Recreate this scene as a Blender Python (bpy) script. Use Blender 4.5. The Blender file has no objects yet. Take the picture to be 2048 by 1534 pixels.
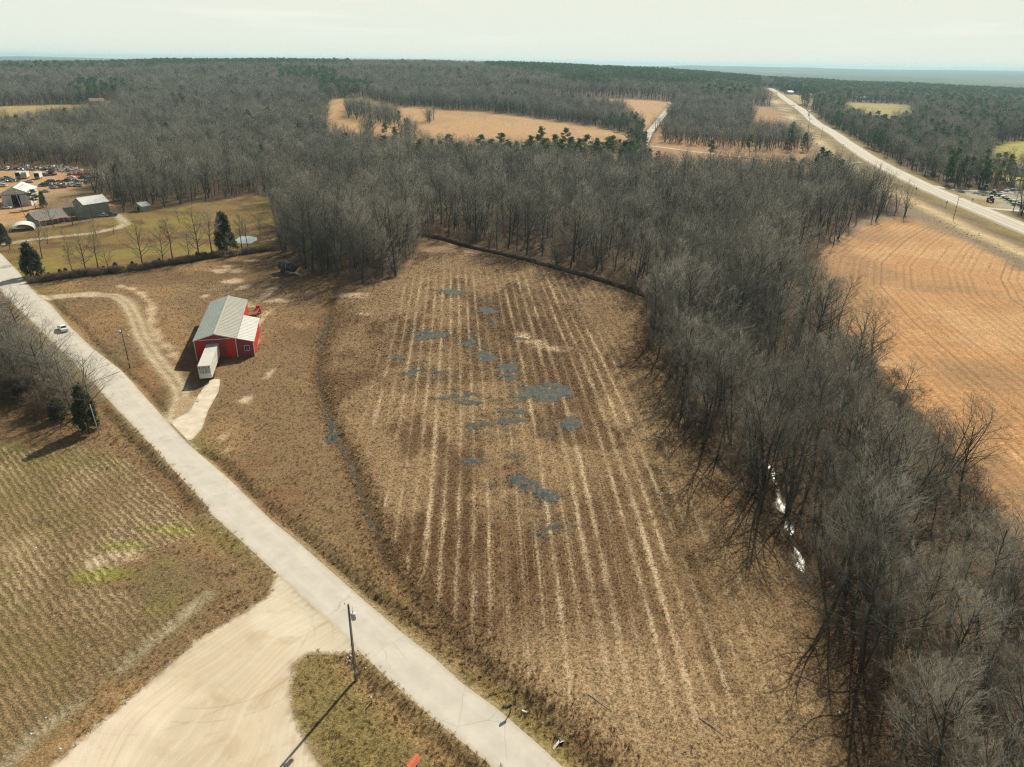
import bpy, math, random
import numpy as np
from mathutils import Vector, Matrix

random.seed(7); RNG = np.random.default_rng(7)
scene = bpy.context.scene
COL = scene.collection
rad = math.radians

# ------------------------------------------------------------------ camera
CAMH = 65.0; PITCH = rad(24.3); ROLL = rad(0.84); FPX = 1420.0; CX, CY = 1024.0, 767.0
fwd = np.array([0, math.cos(PITCH), -math.sin(PITCH)])
_r0 = np.array([1.0, 0, 0]); _u0 = np.array([0, math.sin(PITCH), math.cos(PITCH)])
right = _r0*math.cos(ROLL) + _u0*math.sin(ROLL)
up = -_r0*math.sin(ROLL) + _u0*math.cos(ROLL)
cam_data = bpy.data.cameras.new('camera'); cam = bpy.data.objects.new('camera', cam_data); COL.objects.link(cam)
cam_data.sensor_width = 36.0; cam_data.lens = FPX/2048*36.0
cam_data.clip_start = 1.0; cam_data.clip_end = 60000.0
cam.matrix_world = Matrix(((right[0], up[0], -fwd[0], 0), (right[1], up[1], -fwd[1], 0), (right[2], up[2], -fwd[2], CAMH), (0, 0, 0, 1)))
scene.camera = cam

# ------------------------------------------------------------------ light
SUN_EL, SUN_AZ = 38.0, 25.0          # azimuth clockwise from +Y
SUN_STRENGTH, SKY_STRENGTH, EXPOSURE = 5.0, 0.042, 0.38
sd = bpy.data.lights.new('sun', 'SUN'); sd.energy = SUN_STRENGTH; sd.angle = rad(0.55); sd.color = (1.0, 0.93, 0.80)
so = bpy.data.objects.new('sun', sd); COL.objects.link(so)
_d = Vector((math.sin(rad(SUN_AZ))*math.cos(rad(SUN_EL)), math.cos(rad(SUN_AZ))*math.cos(rad(SUN_EL)), math.sin(rad(SUN_EL))))
so.rotation_euler = _d.to_track_quat('Z', 'Y').to_euler()
so.location = (60, 100, 90)
world = bpy.data.worlds.new('World'); scene.world = world; world.use_nodes = True
wn = world.node_tree; wn.nodes.clear()
sky = wn.nodes.new('ShaderNodeTexSky'); sky.sky_type = 'NISHITA'; sky.sun_disc = False
sky.sun_elevation = rad(SUN_EL); sky.sun_rotation = rad(SUN_AZ); sky.dust_density = 1.5; sky.air_density = 1.2; sky.ozone_density = 1.5; sky.altitude = 150
bg = wn.nodes.new('ShaderNodeBackground'); bg.inputs[1].default_value = SKY_STRENGTH
wo = wn.nodes.new('ShaderNodeOutputWorld')
tc = wn.nodes.new('ShaderNodeTexCoord'); sp = wn.nodes.new('ShaderNodeSeparateXYZ')
wn.links.new(tc.outputs['Generated'], sp.inputs[0])
mr = wn.nodes.new('ShaderNodeMapRange'); mr.interpolation_type = 'SMOOTHSTEP'
mr.inputs[1].default_value = 0.11; mr.inputs[2].default_value = 0.36; mr.inputs[3].default_value = 1.0; mr.inputs[4].default_value = 0.0
wn.links.new(sp.outputs[2], mr.inputs[0])
# thin cirrus: stretched noise over the sky's own direction, paler than the haze behind it
mp = wn.nodes.new('ShaderNodeMapping'); mp.inputs['Scale'].default_value = (2.2, 2.2, 26.0); wn.links.new(tc.outputs['Generated'], mp.inputs[0])
cn = wn.nodes.new('ShaderNodeTexNoise'); cn.inputs['Scale'].default_value = 1.7; cn.inputs['Detail'].default_value = 7; cn.inputs['Roughness'].default_value = 0.62
wn.links.new(mp.outputs[0], cn.inputs[0])
cm = wn.nodes.new('ShaderNodeMapRange'); cm.interpolation_type = 'SMOOTHSTEP'
for i, v in ((1, 0.50), (2, 0.70), (3, 0.0), (4, 0.9)): cm.inputs[i].default_value = v
wn.links.new(cn.outputs[0], cm.inputs[0])
K = 1.0/SKY_STRENGTH/2**EXPOSURE
mxh = wn.nodes.new('ShaderNodeMix'); mxh.data_type = 'RGBA'
wn.links.new(mr.outputs[0], mxh.inputs[0]); wn.links.new(sky.outputs[0], mxh.inputs[6]); mxh.inputs[7].default_value = (0.84*K, 0.87*K, 0.765*K, 1)
mxc = wn.nodes.new('ShaderNodeMix'); mxc.data_type = 'RGBA'
cmul = wn.nodes.new('ShaderNodeMath'); cmul.operation = 'MULTIPLY'; wn.links.new(cm.outputs[0], cmul.inputs[0])
mr2 = wn.nodes.new('ShaderNodeMapRange'); mr2.inputs[1].default_value = 0.0; mr2.inputs[2].default_value = 0.10; wn.links.new(sp.outputs[2], mr2.inputs[0])
wn.links.new(mr2.outputs[0], cmul.inputs[1])
wn.links.new(cmul.outputs[0], mxc.inputs[0]); wn.links.new(mxh.outputs[2], mxc.inputs[6]); mxc.inputs[7].default_value = (1.02*K, 0.97*K, 0.92*K, 1)
wn.links.new(mxc.outputs[2], bg.inputs[0]); wn.links.new(bg.outputs[0], wo.inputs[0])
scene.view_settings.view_transform = 'Standard'; scene.view_settings.look = 'None'
scene.view_settings.exposure = EXPOSURE; scene.view_settings.gamma = 1.0; scene.view_settings.use_curve_mapping = False
cy = scene.cycles
cy.max_bounces = 4; cy.diffuse_bounces = 2; cy.glossy_bounces = 2; cy.transmission_bounces = 2; cy.transparent_max_bounces = 8; cy.volume_bounces = 0
cy.caustics_reflective = False; cy.caustics_refractive = False
cy.use_adaptive_sampling = True; cy.adaptive_threshold = 0.02; cy.use_denoising = True; cy.denoiser = 'OPENIMAGEDENOISE'; cy.denoising_input_passes = 'RGB_ALBEDO_NORMAL'; cy.denoising_prefilter = 'NONE'
cy.pixel_filter_type = 'BLACKMAN_HARRIS'; cy.filter_width = 1.25

# ------------------------------------------------------------------ terrain and surveying helpers
def sstep(a, b, v):
    t = np.clip((v-a)/(b-a), 0, 1); return t*t*(3-2*t)

def _hash(ix, iy, seed):
    h = (ix.astype(np.int64)*374761393 + iy.astype(np.int64)*668265263 + seed*2246822519) & 0xffffffff
    h = ((h ^ (h >> 13))*1274126177) & 0xffffffff
    h = h ^ (h >> 16)
    return (h & 0xffffff)/float(0xffffff)
def vnoise(x, y, seed=0):
    fx = np.floor(x); fy = np.floor(y); ix = fx.astype(np.int64); iy = fy.astype(np.int64)
    u = x-fx; v = y-fy; u = u*u*(3-2*u); v = v*v*(3-2*v)
    a = _hash(ix, iy, seed); b = _hash(ix+1, iy, seed); c = _hash(ix, iy+1, seed); d = _hash(ix+1, iy+1, seed)
    return (a*(1-u)+b*u)*(1-v) + (c*(1-u)+d*u)*v
def fbm(x, y, sc, seed=0, octs=4):
    x = np.asarray(x, float)*sc; y = np.asarray(y, float)*sc; s = 0; a = 0.5; n = 0
    for i in range(octs):
        s = s + a*vnoise(x+17.3*i, y-9.1*i, seed+i); n += a; a *= 0.5; x = x*2.03; y = y*2.03
    return s/n

def terr(x, y):
    x = np.asarray(x, float); y = np.asarray(y, float)
    yy = np.maximum(y, 1.0); t = np.clip(x/yy, -0.9, 0.9)
    a = np.interp(t, [-0.9, -.657, -.336, -.015, .177, .305, .45, .657, .9], [30, 34, 47, 49, 39, 22, 6, -2, -6])
    d = np.sqrt(x*x+y*y)
    r = sstep(480, 2250, d)
    z = a*r*(y > 0)
    back = sstep(2500, 4200, d)
    z = z*(1-back) + (-8)*back*(y > 0)
    # far rolling country
    f1 = sstep(3800, 6500, d)
    z = z + f1*(fbm(x, y, 1/1700., 5, 4)-0.42)*62
    f2 = sstep(7500, 12500, d)
    z = z + f2*(30 + 55*np.clip(fbm(x, y, 1/2600., 9, 4)-0.3, 0, 1))
    z = z + sstep(300, 900, d)*(1-f1)*(fbm(x, y, 1/330., 3, 3)-0.5)*9
    return z
def rays(px, py):
    px = np.atleast_1d(np.asarray(px, float)); py = np.atleast_1d(np.asarray(py, float))
    return fwd[None] + right[None]*((px-CX)/FPX)[:, None] - up[None]*((py-CY)/FPX)[:, None]
_S = np.geomspace(40, 16000, 700)
def Wn(pts, z=None):
    """ground points seen at photo positions (ray meets terrain)"""
    pts = np.asarray(pts, float).reshape(-1, 2); d = rays(pts[:, 0], pts[:, 1])
    out = np.zeros((len(pts), 3))
    for i, di in enumerate(d):
        if z is not None:
            t = (z-CAMH)/di[2]; out[i] = [di[0]*t, di[1]*t, z]; continue
        X = di[0]*_S; Y = di[1]*_S; Z = CAMH+di[2]*_S; g = Z-terr(X, Y)
        k = np.argmax(g < 0)
        if g[k] >= 0: k = len(_S)-1
        lo, hi = _S[max(k-1, 0)], _S[k]
        for _ in range(28):
            m = 0.5*(lo+hi)
            if CAMH+di[2]*m > float(terr(di[0]*m, di[1]*m)): lo = m
            else: hi = m
        out[i] = [di[0]*lo, di[1]*lo, CAMH+di[2]*lo]
    return out
def W(px, py, z=None): return Wn([(px, py)], z)[0]
def Q(w):
    w = np.atleast_2d(w); v = w-np.array([0, 0, CAMH]); c = v@fwd
    c = np.where(c < 1e-3, 1e-3, c)
    return np.stack([CX+FPX*(v@right)/c, CY-FPX*(v@up)/c, c], 1)
def height_at(base, top):
    B = W(*base); lo, hi = 0.0, 60.0
    for _ in range(40):
        m = (lo+hi)/2
        if Q(B+[0, 0, m])[0][1] > top[1]: lo = m
        else: hi = m
    return lo
def sd_poly(x, y, poly):
    """signed distance to a polygon, positive inside"""
    poly = np.asarray(poly)[:, :2]; n = len(poly)
    d = np.full(x.shape, 1e18); ins = np.zeros(x.shape, bool)
    for i in range(n):
        ax, ay = poly[i]; bx, by = poly[(i+1) % n]
        ex, ey = bx-ax, by-ay; wx, wy = x-ax, y-ay
        t = np.clip((wx*ex+wy*ey)/(ex*ex+ey*ey+1e-12), 0, 1)
        d = np.minimum(d, (wx-ex*t)**2+(wy-ey*t)**2)
        c = (ay > y) != (by > y)
        with np.errstate(divide='ignore', invalid='ignore'):
            xi = (bx-ax)*(y-ay)/(by-ay+1e-18)+ax
        ins ^= c & (x < xi)
    d = np.sqrt(d); return np.where(ins, d, -d)
def d_line(x, y, pts):
    pts = np.asarray(pts)[:, :2]; d = np.full(x.shape, 1e18); tt = np.zeros(x.shape); L = 0
    for i in range(len(pts)-1):
        ax, ay = pts[i]; bx, by = pts[i+1]; ex, ey = bx-ax, by-ay; l = math.hypot(ex, ey)
        wx, wy = x-ax, y-ay; t = np.clip((wx*ex+wy*ey)/(l*l+1e-12), 0, 1)
        q = (wx-ex*t)**2+(wy-ey*t)**2; m = q < d
        d = np.where(m, q, d); tt = np.where(m, L+t*l, tt); L += l
    return np.sqrt(d), tt

# ------------------------------------------------------------------ mesh and node helpers
def tag(o, label=None, cat=None, group=None, kind=None):
    if label: o['label'] = label
    if cat: o['category'] = cat
    if group: o['group'] = group
    if kind: o['kind'] = kind
    return o
def link(name, data, parent=None):
    o = bpy.data.objects.new(name, data); COL.objects.link(o)
    if parent is not None: o.parent = parent
    return o
def np_mesh(name, verts, tris=None, quads=None, mats=(), attrs=None, smooth=False, matidx=None):
    me = bpy.data.meshes.new(name); nv = len(verts)
    me.vertices.add(nv); me.vertices.foreach_set('co', np.asarray(verts, np.float32).ravel())
    nt = 0 if tris is None else len(tris); nq = 0 if quads is None else len(quads)
    loops = np.concatenate([np.asarray(a, np.int32).ravel() for a in (tris, quads) if a is not None and len(a)])
    me.loops.add(len(loops)); me.loops.foreach_set('vertex_index', loops)
    me.polygons.add(nt+nq)
    st = np.concatenate([np.arange(nt)*3, nt*3+np.arange(nq)*4]).astype(np.int32)
    me.polygons.foreach_set('loop_start', st)
    if matidx is not None: me.polygons.foreach_set('material_index', np.asarray(matidx, np.int32))
    if smooth: me.polygons.foreach_set('use_smooth', np.ones(nt+nq, bool))
    for k, v in (attrs or {}).items():
        v = np.asarray(v, np.float32)
        if v.ndim == 2:
            at = me.attributes.new(k, 'FLOAT_COLOR', 'POINT'); at.data.foreach_set('color', np.concatenate([v, np.ones((nv, 1), np.float32)], 1).ravel())
        else:
            at = me.attributes.new(k, 'FLOAT', 'POINT'); at.data.foreach_set('value', v)
    for m in mats: me.materials.append(m)
    me.update(calc_edges=True); me.validate()
    return me
class MB:
    """collects simple shapes into one mesh"""
    def __init__(s): s.v = []; s.f = []
    def add(s, v, f):
        b = len(s.v); s.v += [tuple(map(float, p)) for p in v]; s.f += [tuple(i+b for i in q) for q in f]; return s
    def box(s, c, size, rz=0, taper=1.0, rot=None):
        x, y, z = [a/2 for a in size]; R = rot if rot is not None else Matrix.Rotation(rz, 3, 'Z')
        v = []
        for dz in (-z, z):
            k = taper if dz > 0 else 1.0
            for dx, dy in ((-x, -y), (x, -y), (x, y), (-x, y)): v.append(tuple(R@Vector((dx*k, dy*k, dz)) + Vector(c)))
        return s.add(v, [(3, 2, 1, 0), (4, 5, 6, 7), (0, 1, 5, 4), (1, 2, 6, 5), (2, 3, 7, 6), (3, 0, 4, 7)])
    def tube(s, p0, p1, r0, r1=None, n=8, cap=True):
        r1 = r0 if r1 is None else r1; p0 = Vector(p0); p1 = Vector(p1); d = (p1-p0).normalized()
        a = d.orthogonal().normalized(); b = d.cross(a); v = []
        for p, r in ((p0, r0), (p1, r1)):
            for i in range(n):
                t = 2*math.pi*i/n; v.append(tuple(p+a*math.cos(t)*r+b*math.sin(t)*r))
        f = [(i, (i+1) % n, n+(i+1) % n, n+i) for i in range(n)]
        if cap: f += [tuple(reversed(range(n))), tuple(range(n, 2*n))]
        return s.add(v, f)
    def prism(s, prof, y0, y1):
        """profile in x,z extruded along y"""
        n = len(prof); v = [(x, y0, z) for x, z in prof]+[(x, y1, z) for x, z in prof]
        return s.add(v, [(i, (i+1) % n, n+(i+1) % n, n+i) for i in range(n)]+[tuple(reversed(range(n))), tuple(range(n, 2*n))])
    def quad(s, *p): return s.add(p, [tuple(range(len(p)))])
    def slab(s, pts, t):
        """thin plate under the given quad"""
        a, b, c = Vector(pts[0]), Vector(pts[1]), Vector(pts[2]); n = (b-a).cross(c-a).normalized()*t
        lo = [tuple(Vector(p)-n) for p in pts]; k = len(pts)
        return s.add(list(pts)+lo, [tuple(range(k)), tuple(reversed(range(k, 2*k)))]+[(i, k+i, k+(i+1) % k, (i+1) % k) for i in range(k)])
    def build(s, name, mat, parent=None, smooth=False):
        me = bpy.data.meshes.new(name); me.from_pydata(s.v, [], s.f)
        for m in (mat if isinstance(mat, (list, tuple)) else [mat]): me.materials.append(m)
        if smooth:
            for p in me.polygons: p.use_smooth = True
        me.update(); return link(name, me, parent)
def empty(name, loc, rz=0.0, label=None, cat=None, group=None):
    o = link(name, None); o.location = loc; o.rotation_euler = (0, 0, rz); o.empty_display_size = 0.5
    return tag(o, label, cat, group)
def copy_tree(o, parent=None):
    c = o.copy(); COL.objects.link(c); c.parent = parent
    for ch in o.children: copy_tree(ch, c)
    return c

class NT:
    def __init__(s, name):
        s.m = bpy.data.materials.new(name); s.m.use_nodes = True; s.t = s.m.node_tree
        s.b = s.t.nodes['Principled BSDF']; s.o = s.t.nodes['Material Output']
    def n(s, typ, props=None, **ins):
        nd = s.t.nodes.new(typ)
        for k, v in (props or {}).items(): setattr(nd, k, v)
        for k, v in ins.items():
            key = int(k[1:]) if k[0] == 'i' and k[1:].isdigit() else k
            s.set(nd.inputs[key], v)
        return nd
    def set(s, inp, v):
        if isinstance(v, bpy.types.NodeSocket): s.t.links.new(v, inp)
        elif isinstance(v, bpy.types.Node): s.t.links.new(v.outputs[0], inp)
        else:
            if hasattr(inp.default_value, '__len__') and not hasattr(v, '__len__'): v = (v,)*len(inp.default_value)
            if inp.type == 'RGBA' and len(v) == 3: v = tuple(v)+(1,)
            inp.default_value = v
    def math(s, op, a, b=0.0, c=0.0, clamp=False):
        nd = s.n('ShaderNodeMath', {'operation': op, 'use_clamp': clamp}, i0=a, i1=b, i2=c); return nd.outputs[0]
    def mix(s, f, a, b, blend='MIX'):
        nd = s.n('ShaderNodeMix', {'data_type': 'RGBA', 'blend_type': blend}, i0=f, i6=a, i7=b); return nd.outputs[2]
    def rng(s, v, a, b, c=0.0, d=1.0, smooth=False):
        nd = s.n('ShaderNodeMapRange', {'interpolation_type': 'SMOOTHSTEP' if smooth else 'LINEAR'}, i0=v, i1=a, i2=b, i3=c, i4=d); return nd.outputs[0]
    def noise(s, vec, scale, detail=4, rough=0.6, dist=0.0):
        nd = s.n('ShaderNodeTexNoise', None, Vector=vec, Scale=scale, Detail=detail, Roughness=rough, Distortion=dist); return nd.outputs[0]
    def attr(s, name, inst=False):
        nd = s.t.nodes.new('ShaderNodeAttribute'); nd.attribute_name = name
        if inst: nd.attribute_type = 'INSTANCER'
        return nd
    def pos(s): return s.n('ShaderNodeNewGeometry').outputs['Position']
    def obj(s): return s.n('ShaderNodeTexCoord').outputs['Object']
    def fin(s, color=None, rough=0.9, spec=0.2, bump=None, bstr=0.5, bdist=0.1, metal=0.0, normal=None):
        if color is not None: s.set(s.b.inputs['Base Color'], color)
        s.set(s.b.inputs['Roughness'], rough); s.set(s.b.inputs['Specular IOR Level'], spec); s.set(s.b.inputs['Metallic'], metal)
        if bump is not None:
            bn = s.n('ShaderNodeBump', None, Strength=bstr, Distance=bdist, Height=bump); s.t.links.new(bn.outputs[0], s.b.inputs['Normal'])
        return s.m
def plain(name, col, rough=0.7, metal=0.0, spec=0.3, var=0.12, sc=2.0, dirt=0.0, dirtcol=(0.12, 0.09, 0.06)):
    t = NT(name); o = t.obj()
    n1 = t.noise(o, sc, 5, 0.65)
    c = t.mix(t.rng(n1, 0.3, 0.7), tuple(max(0, x*(1-var)) for x in col), tuple(min(1, x*(1+var)) for x in col))
    if dirt > 0:
        n2 = t.noise(o, sc*0.6, 8, 0.75, 0.6)
        c = t.mix(t.math('MULTIPLY', t.rng(n2, 0.52, 0.68), dirt), c, dirtcol)
    return t.fin(c, rough, spec, n1, 0.15, 0.02, metal)

# ------------------------------------------------------------------ site plan, surveyed from the photograph onto the terrain
ROAD_R = Wn([(0, 505), (38, 545), (60, 574), (79, 594), (100, 608.5), (137, 650.8), (185, 696.5), (243.5, 741.6), (337.4, 847), (372.6, 885.4), (457.7, 958.8), (542.8, 1041), (598.7, 1087), (727.8, 1201), (804, 1266), (871.6, 1318.7), (921.5, 1365.7), (997.7, 1421), (1085.8, 1497.7), (1124, 1534), (1330, 1730), (1600, 2000)])
ROAD_L = Wn([(-60, 512), (-20, 556), (10, 592), (60, 640), (110, 690), (187.8, 765), (211, 794.4), (275.8, 862), (361, 955.8), (413.7, 1011.6), (419.6, 1026), (475.3, 1076), (537, 1133), (600, 1192), (668, 1252), (730.7, 1315.8), (774.7, 1357), (833, 1409.7), (877.4, 1448), (936, 1494.8), (980, 1531.5), (1170, 1720), (1420, 2000)])
ROAD = np.concatenate([ROAD_R, ROAD_L[::-1]])
ROAD_C = np.array([(ROAD_R[i]+ROAD_L[i])/2 for i in (0, 2, 4)] + [(ROAD_R[7]+ROAD_L[5])/2, (ROAD_R[9]+ROAD_L[8])/2, (ROAD_R[11]+ROAD_L[12])/2, (ROAD_R[16]+ROAD_L[18])/2, (ROAD_R[19]+ROAD_L[20])/2, (ROAD_R[21]+ROAD_L[22])/2])
YARD = Wn([(545, 1138), (549, 1157), (540, 1192), (505, 1218), (469, 1236), (396, 1283), (337, 1333), (279, 1383), (220, 1436), (161, 1486), (108, 1534), (30, 1620), (-60, 1800), (760, 1800), (690, 1620), (640, 1534), (612, 1490), (593, 1465), (582, 1421), (577, 1365), (585, 1325), (607, 1308), (657, 1300), (712, 1306), (732, 1318), (668, 1250), (600, 1190)])
DRIVE = Wn([(339, 843), (362, 832), (381, 821), (396, 791), (412, 768), (424, 758), (441, 758), (437, 783), (427, 802), (416, 821), (405, 856), (392, 872), (378.5, 884)])
FIELD = Wn([(663, 606), (645, 672), (636, 731), (635, 760), (645, 790), (656, 830), (670, 869), (702, 922), (712, 964), (730, 1003), (744, 1045), (758, 1084), (778, 1128), (822, 1190), (880, 1255), (940, 1318), (1010, 1385), (1080, 1440), (1120, 1478), (1180, 1534), (1260, 1610), (1700, 1620), (1640, 1440), (1632, 1300), (1600, 1180), (1558, 1090), (1468, 988), (1370, 885), (1325, 772), (1296, 650), (1278, 592), (1180, 558), (1060, 526), (940, 500), (870, 486), (835, 500), (800, 565), (740, 588), (700, 592)])
DITCH = Wn([(672, 560), (655, 640), (644.5, 672), (636, 731), (634, 756), (644.5, 788), (655, 830), (669, 869), (700.8, 922), (711.4, 964), (729, 1003), (743, 1045), (757, 1084), (775, 1127), (815, 1185), (862, 1235), (921, 1296), (980, 1352), (1040, 1400), (1125, 1476), (1220, 1570)])
RDITCH_R = Wn([(400, 905), (440, 923.6), (499, 982), (563, 1032), (598.6, 1061.5), (642.7, 1101.6), (704, 1157), (745, 1195), (800, 1222), (862, 1268)])
RDITCH_R2 = Wn([(90, 588), (130, 626), (158.5, 647), (179.6, 672), (211, 705), (246.5, 739), (293.4, 779.8), (325.7, 820.8)])
RDITCH_L = Wn([(205, 815), (220, 832.6), (264, 882.5), (317, 932), (352, 973), (372.6, 1005.7), (400, 1022)])
YDITCH = Wn([(690, 1332), (728, 1365.7), (774.7, 1401), (818.8, 1445), (862.8, 1486), (906.8, 1524), (1000, 1620)])
WDITCH = Wn([(838, 468), (890, 481), (940, 495), (1000, 508), (1060, 522), (1120, 539), (1180, 555), (1240, 573), (1292, 592)])
CREEK = Wn([(1490, 740), (1530, 860), (1545, 930), (1560, 990), (1573, 1030), (1590, 1080), (1605, 1130), (1618, 1200), (1636, 1290), (1660, 1340), (1690, 1440), (1720, 1560)])
LAWN = Wn([(-120, 640), (-20, 565), (40, 553), (80, 560), (150, 552), (285, 537), (400, 517), (500, 504), (560, 497), (575, 480), (560, 450), (545, 398), (500, 393), (460, 402), (380, 410), (310, 420), (262, 424), (215, 440), (150, 445), (90, 455), (40, 470), (-40, 490), (-160, 520)])
SCRAP = Wn([(-90, 350), (0, 337), (60, 338), (130, 335), (195, 340), (222, 352), (200, 366), (150, 378), (120, 392), (100, 400), (70, 412), (60, 440), (0, 455), (-90, 470)])
PLOUGH = Wn([(1765, 436), (1830, 438), (1920, 470), (2048, 540), (2250, 650), (2500, 900), (2300, 1180), (2085, 1150), (1980, 985), (1865, 860), (1768, 750), (1672, 640), (1622, 560), (1640, 510), (1700, 468)])
HAY1 = Wn([(656, 242), (654, 215), (664, 198), (722, 196), (800, 213), (966, 222), (1100, 240), (1200, 254), (1262, 268), (1255, 318), (1100, 322), (900, 312), (780, 300), (700, 285), (648, 268)])
HAY2 = Wn([(1092, 192), (1200, 195), (1330, 202), (1345, 207), (1318, 232), (1288, 262), (1262, 262), (1262, 240), (1240, 222), (1190, 216), (1120, 203)])
HAY3 = Wn([(1330, 240), (1400, 252), (1500, 262), (1498, 215), (1540, 212), (1572, 235), (1590, 262), (1640, 300), (1700, 322), (1680, 345), (1500, 352), (1340, 348), (1285, 335), (1300, 285), (1318, 255)])
HAY4 = Wn([(1684, 203), (1740, 206), (1820, 210), (1828, 245), (1780, 262), (1730, 255), (1690, 230)])
HAY5 = Wn([(1980, 290), (2048, 280), (2140, 285), (2160, 378), (2048, 372), (1975, 345)])
HAY6 = Wn([(-60, 214), (0, 213), (60, 210), (170, 208), (215, 203), (245, 206), (225, 226), (100, 244), (0, 262), (-60, 268)])
HAY7 = Wn([(1560, 186), (1600, 190), (1640, 198), (1620, 212), (1590, 204)])
HWY_C = Wn([(2260, 545), (2048, 463), (1947, 419), (1850, 377), (1776, 340), (1732, 315), (1675, 274), (1616, 233), (1580, 206), (1549, 183), (1538, 177)])
LOT = Wn([(1862, 379), (1900, 377), (1990, 384), (2048, 378), (2180, 380), (2200, 430), (2048, 420), (2000, 425), (1960, 416), (1900, 398)])
LANE = Wn([(1286, 290), (1300, 262), (1322, 235), (1343, 209), (1338, 205)])
SIDE = Wn([(1722, 326), (1680, 328), (1600, 326), (1500, 316), (1400, 305), (1300, 292)])
POND = Wn([(470, 478), (480, 471), (498, 470), (513, 473), (514, 479), (500, 485), (482, 485), (472, 483)])
LOOP = Wn([(84, 594), (100, 595), (123, 592.7), (176, 589), (229, 591), (255, 607), (271, 638), (281.7, 670), (303, 703.6), (326, 733.5), (343, 752), (362, 782), (362, 800), (350, 838)])
CROPL = Wn([(-400, 1050), (-60, 880), (40, 900), (140, 888), (225, 905), (290, 945), (335, 985), (380, 1040), (395, 1070), (330, 1090), (250, 1120), (190, 1170), (300, 1200), (360, 1240), (230, 1340), (120, 1440), (0, 1530), (-200, 1750), (-500, 1750)])
OPEN = Wn([(1700, 1620), (1640, 1440), (1632, 1300), (1602, 1180), (1560, 1090), (1468, 985), (1368, 880), (1322, 770), (1294, 650), (1280, 594), (1180, 557), (1060, 524), (940, 497), (880, 482), (845, 478), (830, 510), (792, 562), (738, 572), (690, 566), (625, 548), (592, 532), (560, 505), (545, 398), (500, 390), (460, 398), (380, 408), (310, 416), (235, 424), (225, 395), (165, 385), (225, 355), (195, 336), (100, 330), (0, 333), (-200, 345), (-500, 420), (-800, 700), (-700, 1750), (600, 2000), (1700, 2200)])
GROVES = [Wn(g) for g in ([(1325, 258), (1400, 262), (1500, 266), (1600, 284), (1650, 306), (1560, 304), (1440, 296), (1325, 286)], [(1352, 213), (1500, 210), (1505, 250), (1420, 254), (1345, 244)], [(690, 218), (745, 222), (748, 244), (695, 238)], [(745, 228), (800, 234), (798, 250), (748, 246)], [(772, 240), (800, 240), (800, 256), (772, 256)], [(852, 238), (868, 238), (868, 248), (852, 248)], [(720, 262), (748, 262), (748, 285), (720, 280)], [(800, 262), (830, 262), (830, 295), (800, 290)])]
FAR_CLEAR = [PLOUGH, HAY1, HAY2, HAY3, HAY4, HAY5, HAY6, HAY7, LOT]
PUDDLES = [(902, 584, 26, 6), (975, 622, 16, 15), (985, 640, 10, 9), (862, 668, 34, 9), (845, 672, 22, 6), (938, 681, 18, 9), (1046, 676, 16, 6), (826, 742, 16, 9), (873, 750, 18, 9), (975, 712, 22, 14), (1014, 736, 22, 16), (1020, 745, 14, 8), (1094, 783, 33, 18), (1120, 772, 10, 8), (935, 800, 24, 13), (905, 793, 18, 8), (1030, 795, 20, 14), (1040, 822, 18, 20), (1015, 840, 14, 14), (950, 852, 12, 10), (1135, 850, 26, 12), (1100, 850, 18, 10), (1035, 960, 16, 24), (1022, 990, 10, 14), (1095, 998, 20, 22), (1103, 1040, 16, 18), (945, 916, 9, 6), (800, 720, 10, 4), (975, 970, 12, 10)]

# ------------------------------------------------------------------ ground grid
def axis(a, b, lo, hi, s, g=1.045):
    mid = np.arange(a, b+1e-6, s); o = []; v = b; st = s
    while v < hi: st *= g; v += st; o.append(v)
    p = []; v = a; st = s
    while v > lo: st *= g; v -= st; p.append(v)
    return np.array(p[::-1]+list(mid)+o)
gx = axis(-150, 122, -15000, 15000, 0.8); gy = axis(44, 300, -1500, 15500, 0.8)
GX, GY = np.meshgrid(gx, gy); nxg, nyg = len(gx), len(gy)
X = GX.ravel(); Y = GY.ravel(); DD = np.hypot(X, Y)
near = (DD < 650) & (Y > 20)
def on(fn, fill):
    """evaluate only where it matters"""
    out = np.full(X.shape, fill, float); out[near] = fn(X[near], Y[near]); return out
n_a = fbm(X, Y, 1/14., 21, 5); n_b = fbm(X, Y, 1/3.0, 31, 4); n_c = fbm(X, Y, 1/45., 41, 4); n_d = fbm(X, Y, 1/1.6, 51, 2)
w1 = (n_b-0.5)*2; w2 = (n_a-0.5)*2
S_road = on(lambda x, y: sd_poly(x, y, ROAD), -99)
S_yard = on(lambda x, y: sd_poly(x, y, YARD), -99)
S_drive = on(lambda x, y: sd_poly(x, y, DRIVE), -99)
S_field = on(lambda x, y: sd_poly(x, y, FIELD), -99)
S_cropl = on(lambda x, y: sd_poly(x, y, CROPL), -99)
S_lawn = on(lambda x, y: sd_poly(x, y, LAWN), -99)
S_scrap = on(lambda x, y: sd_poly(x, y, SCRAP), -99)
S_pond = on(lambda x, y: sd_poly(x, y, POND), -99)
S_plough = on(lambda x, y: sd_poly(x, y, PLOUGH), -99)
S_open = sd_poly(X, Y, OPEN)
S_hay = [sd_poly(X, Y, p) for p in (HAY1, HAY2, HAY3, HAY4, HAY5, HAY6, HAY7)]
S_lot = sd_poly(X, Y, LOT)
D_ditch = on(lambda x, y: d_line(x, y, DITCH)[0], 99); T_ditch = on(lambda x, y: d_line(x, y, DITCH)[1], 0)
D_rd = on(lambda x, y: np.minimum.reduce([d_line(x, y, p)[0] for p in (RDITCH_R, RDITCH_R2, RDITCH_L, YDITCH)]), 99)
D_wd = on(lambda x, y: d_line(x, y, WDITCH)[0], 99)
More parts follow.
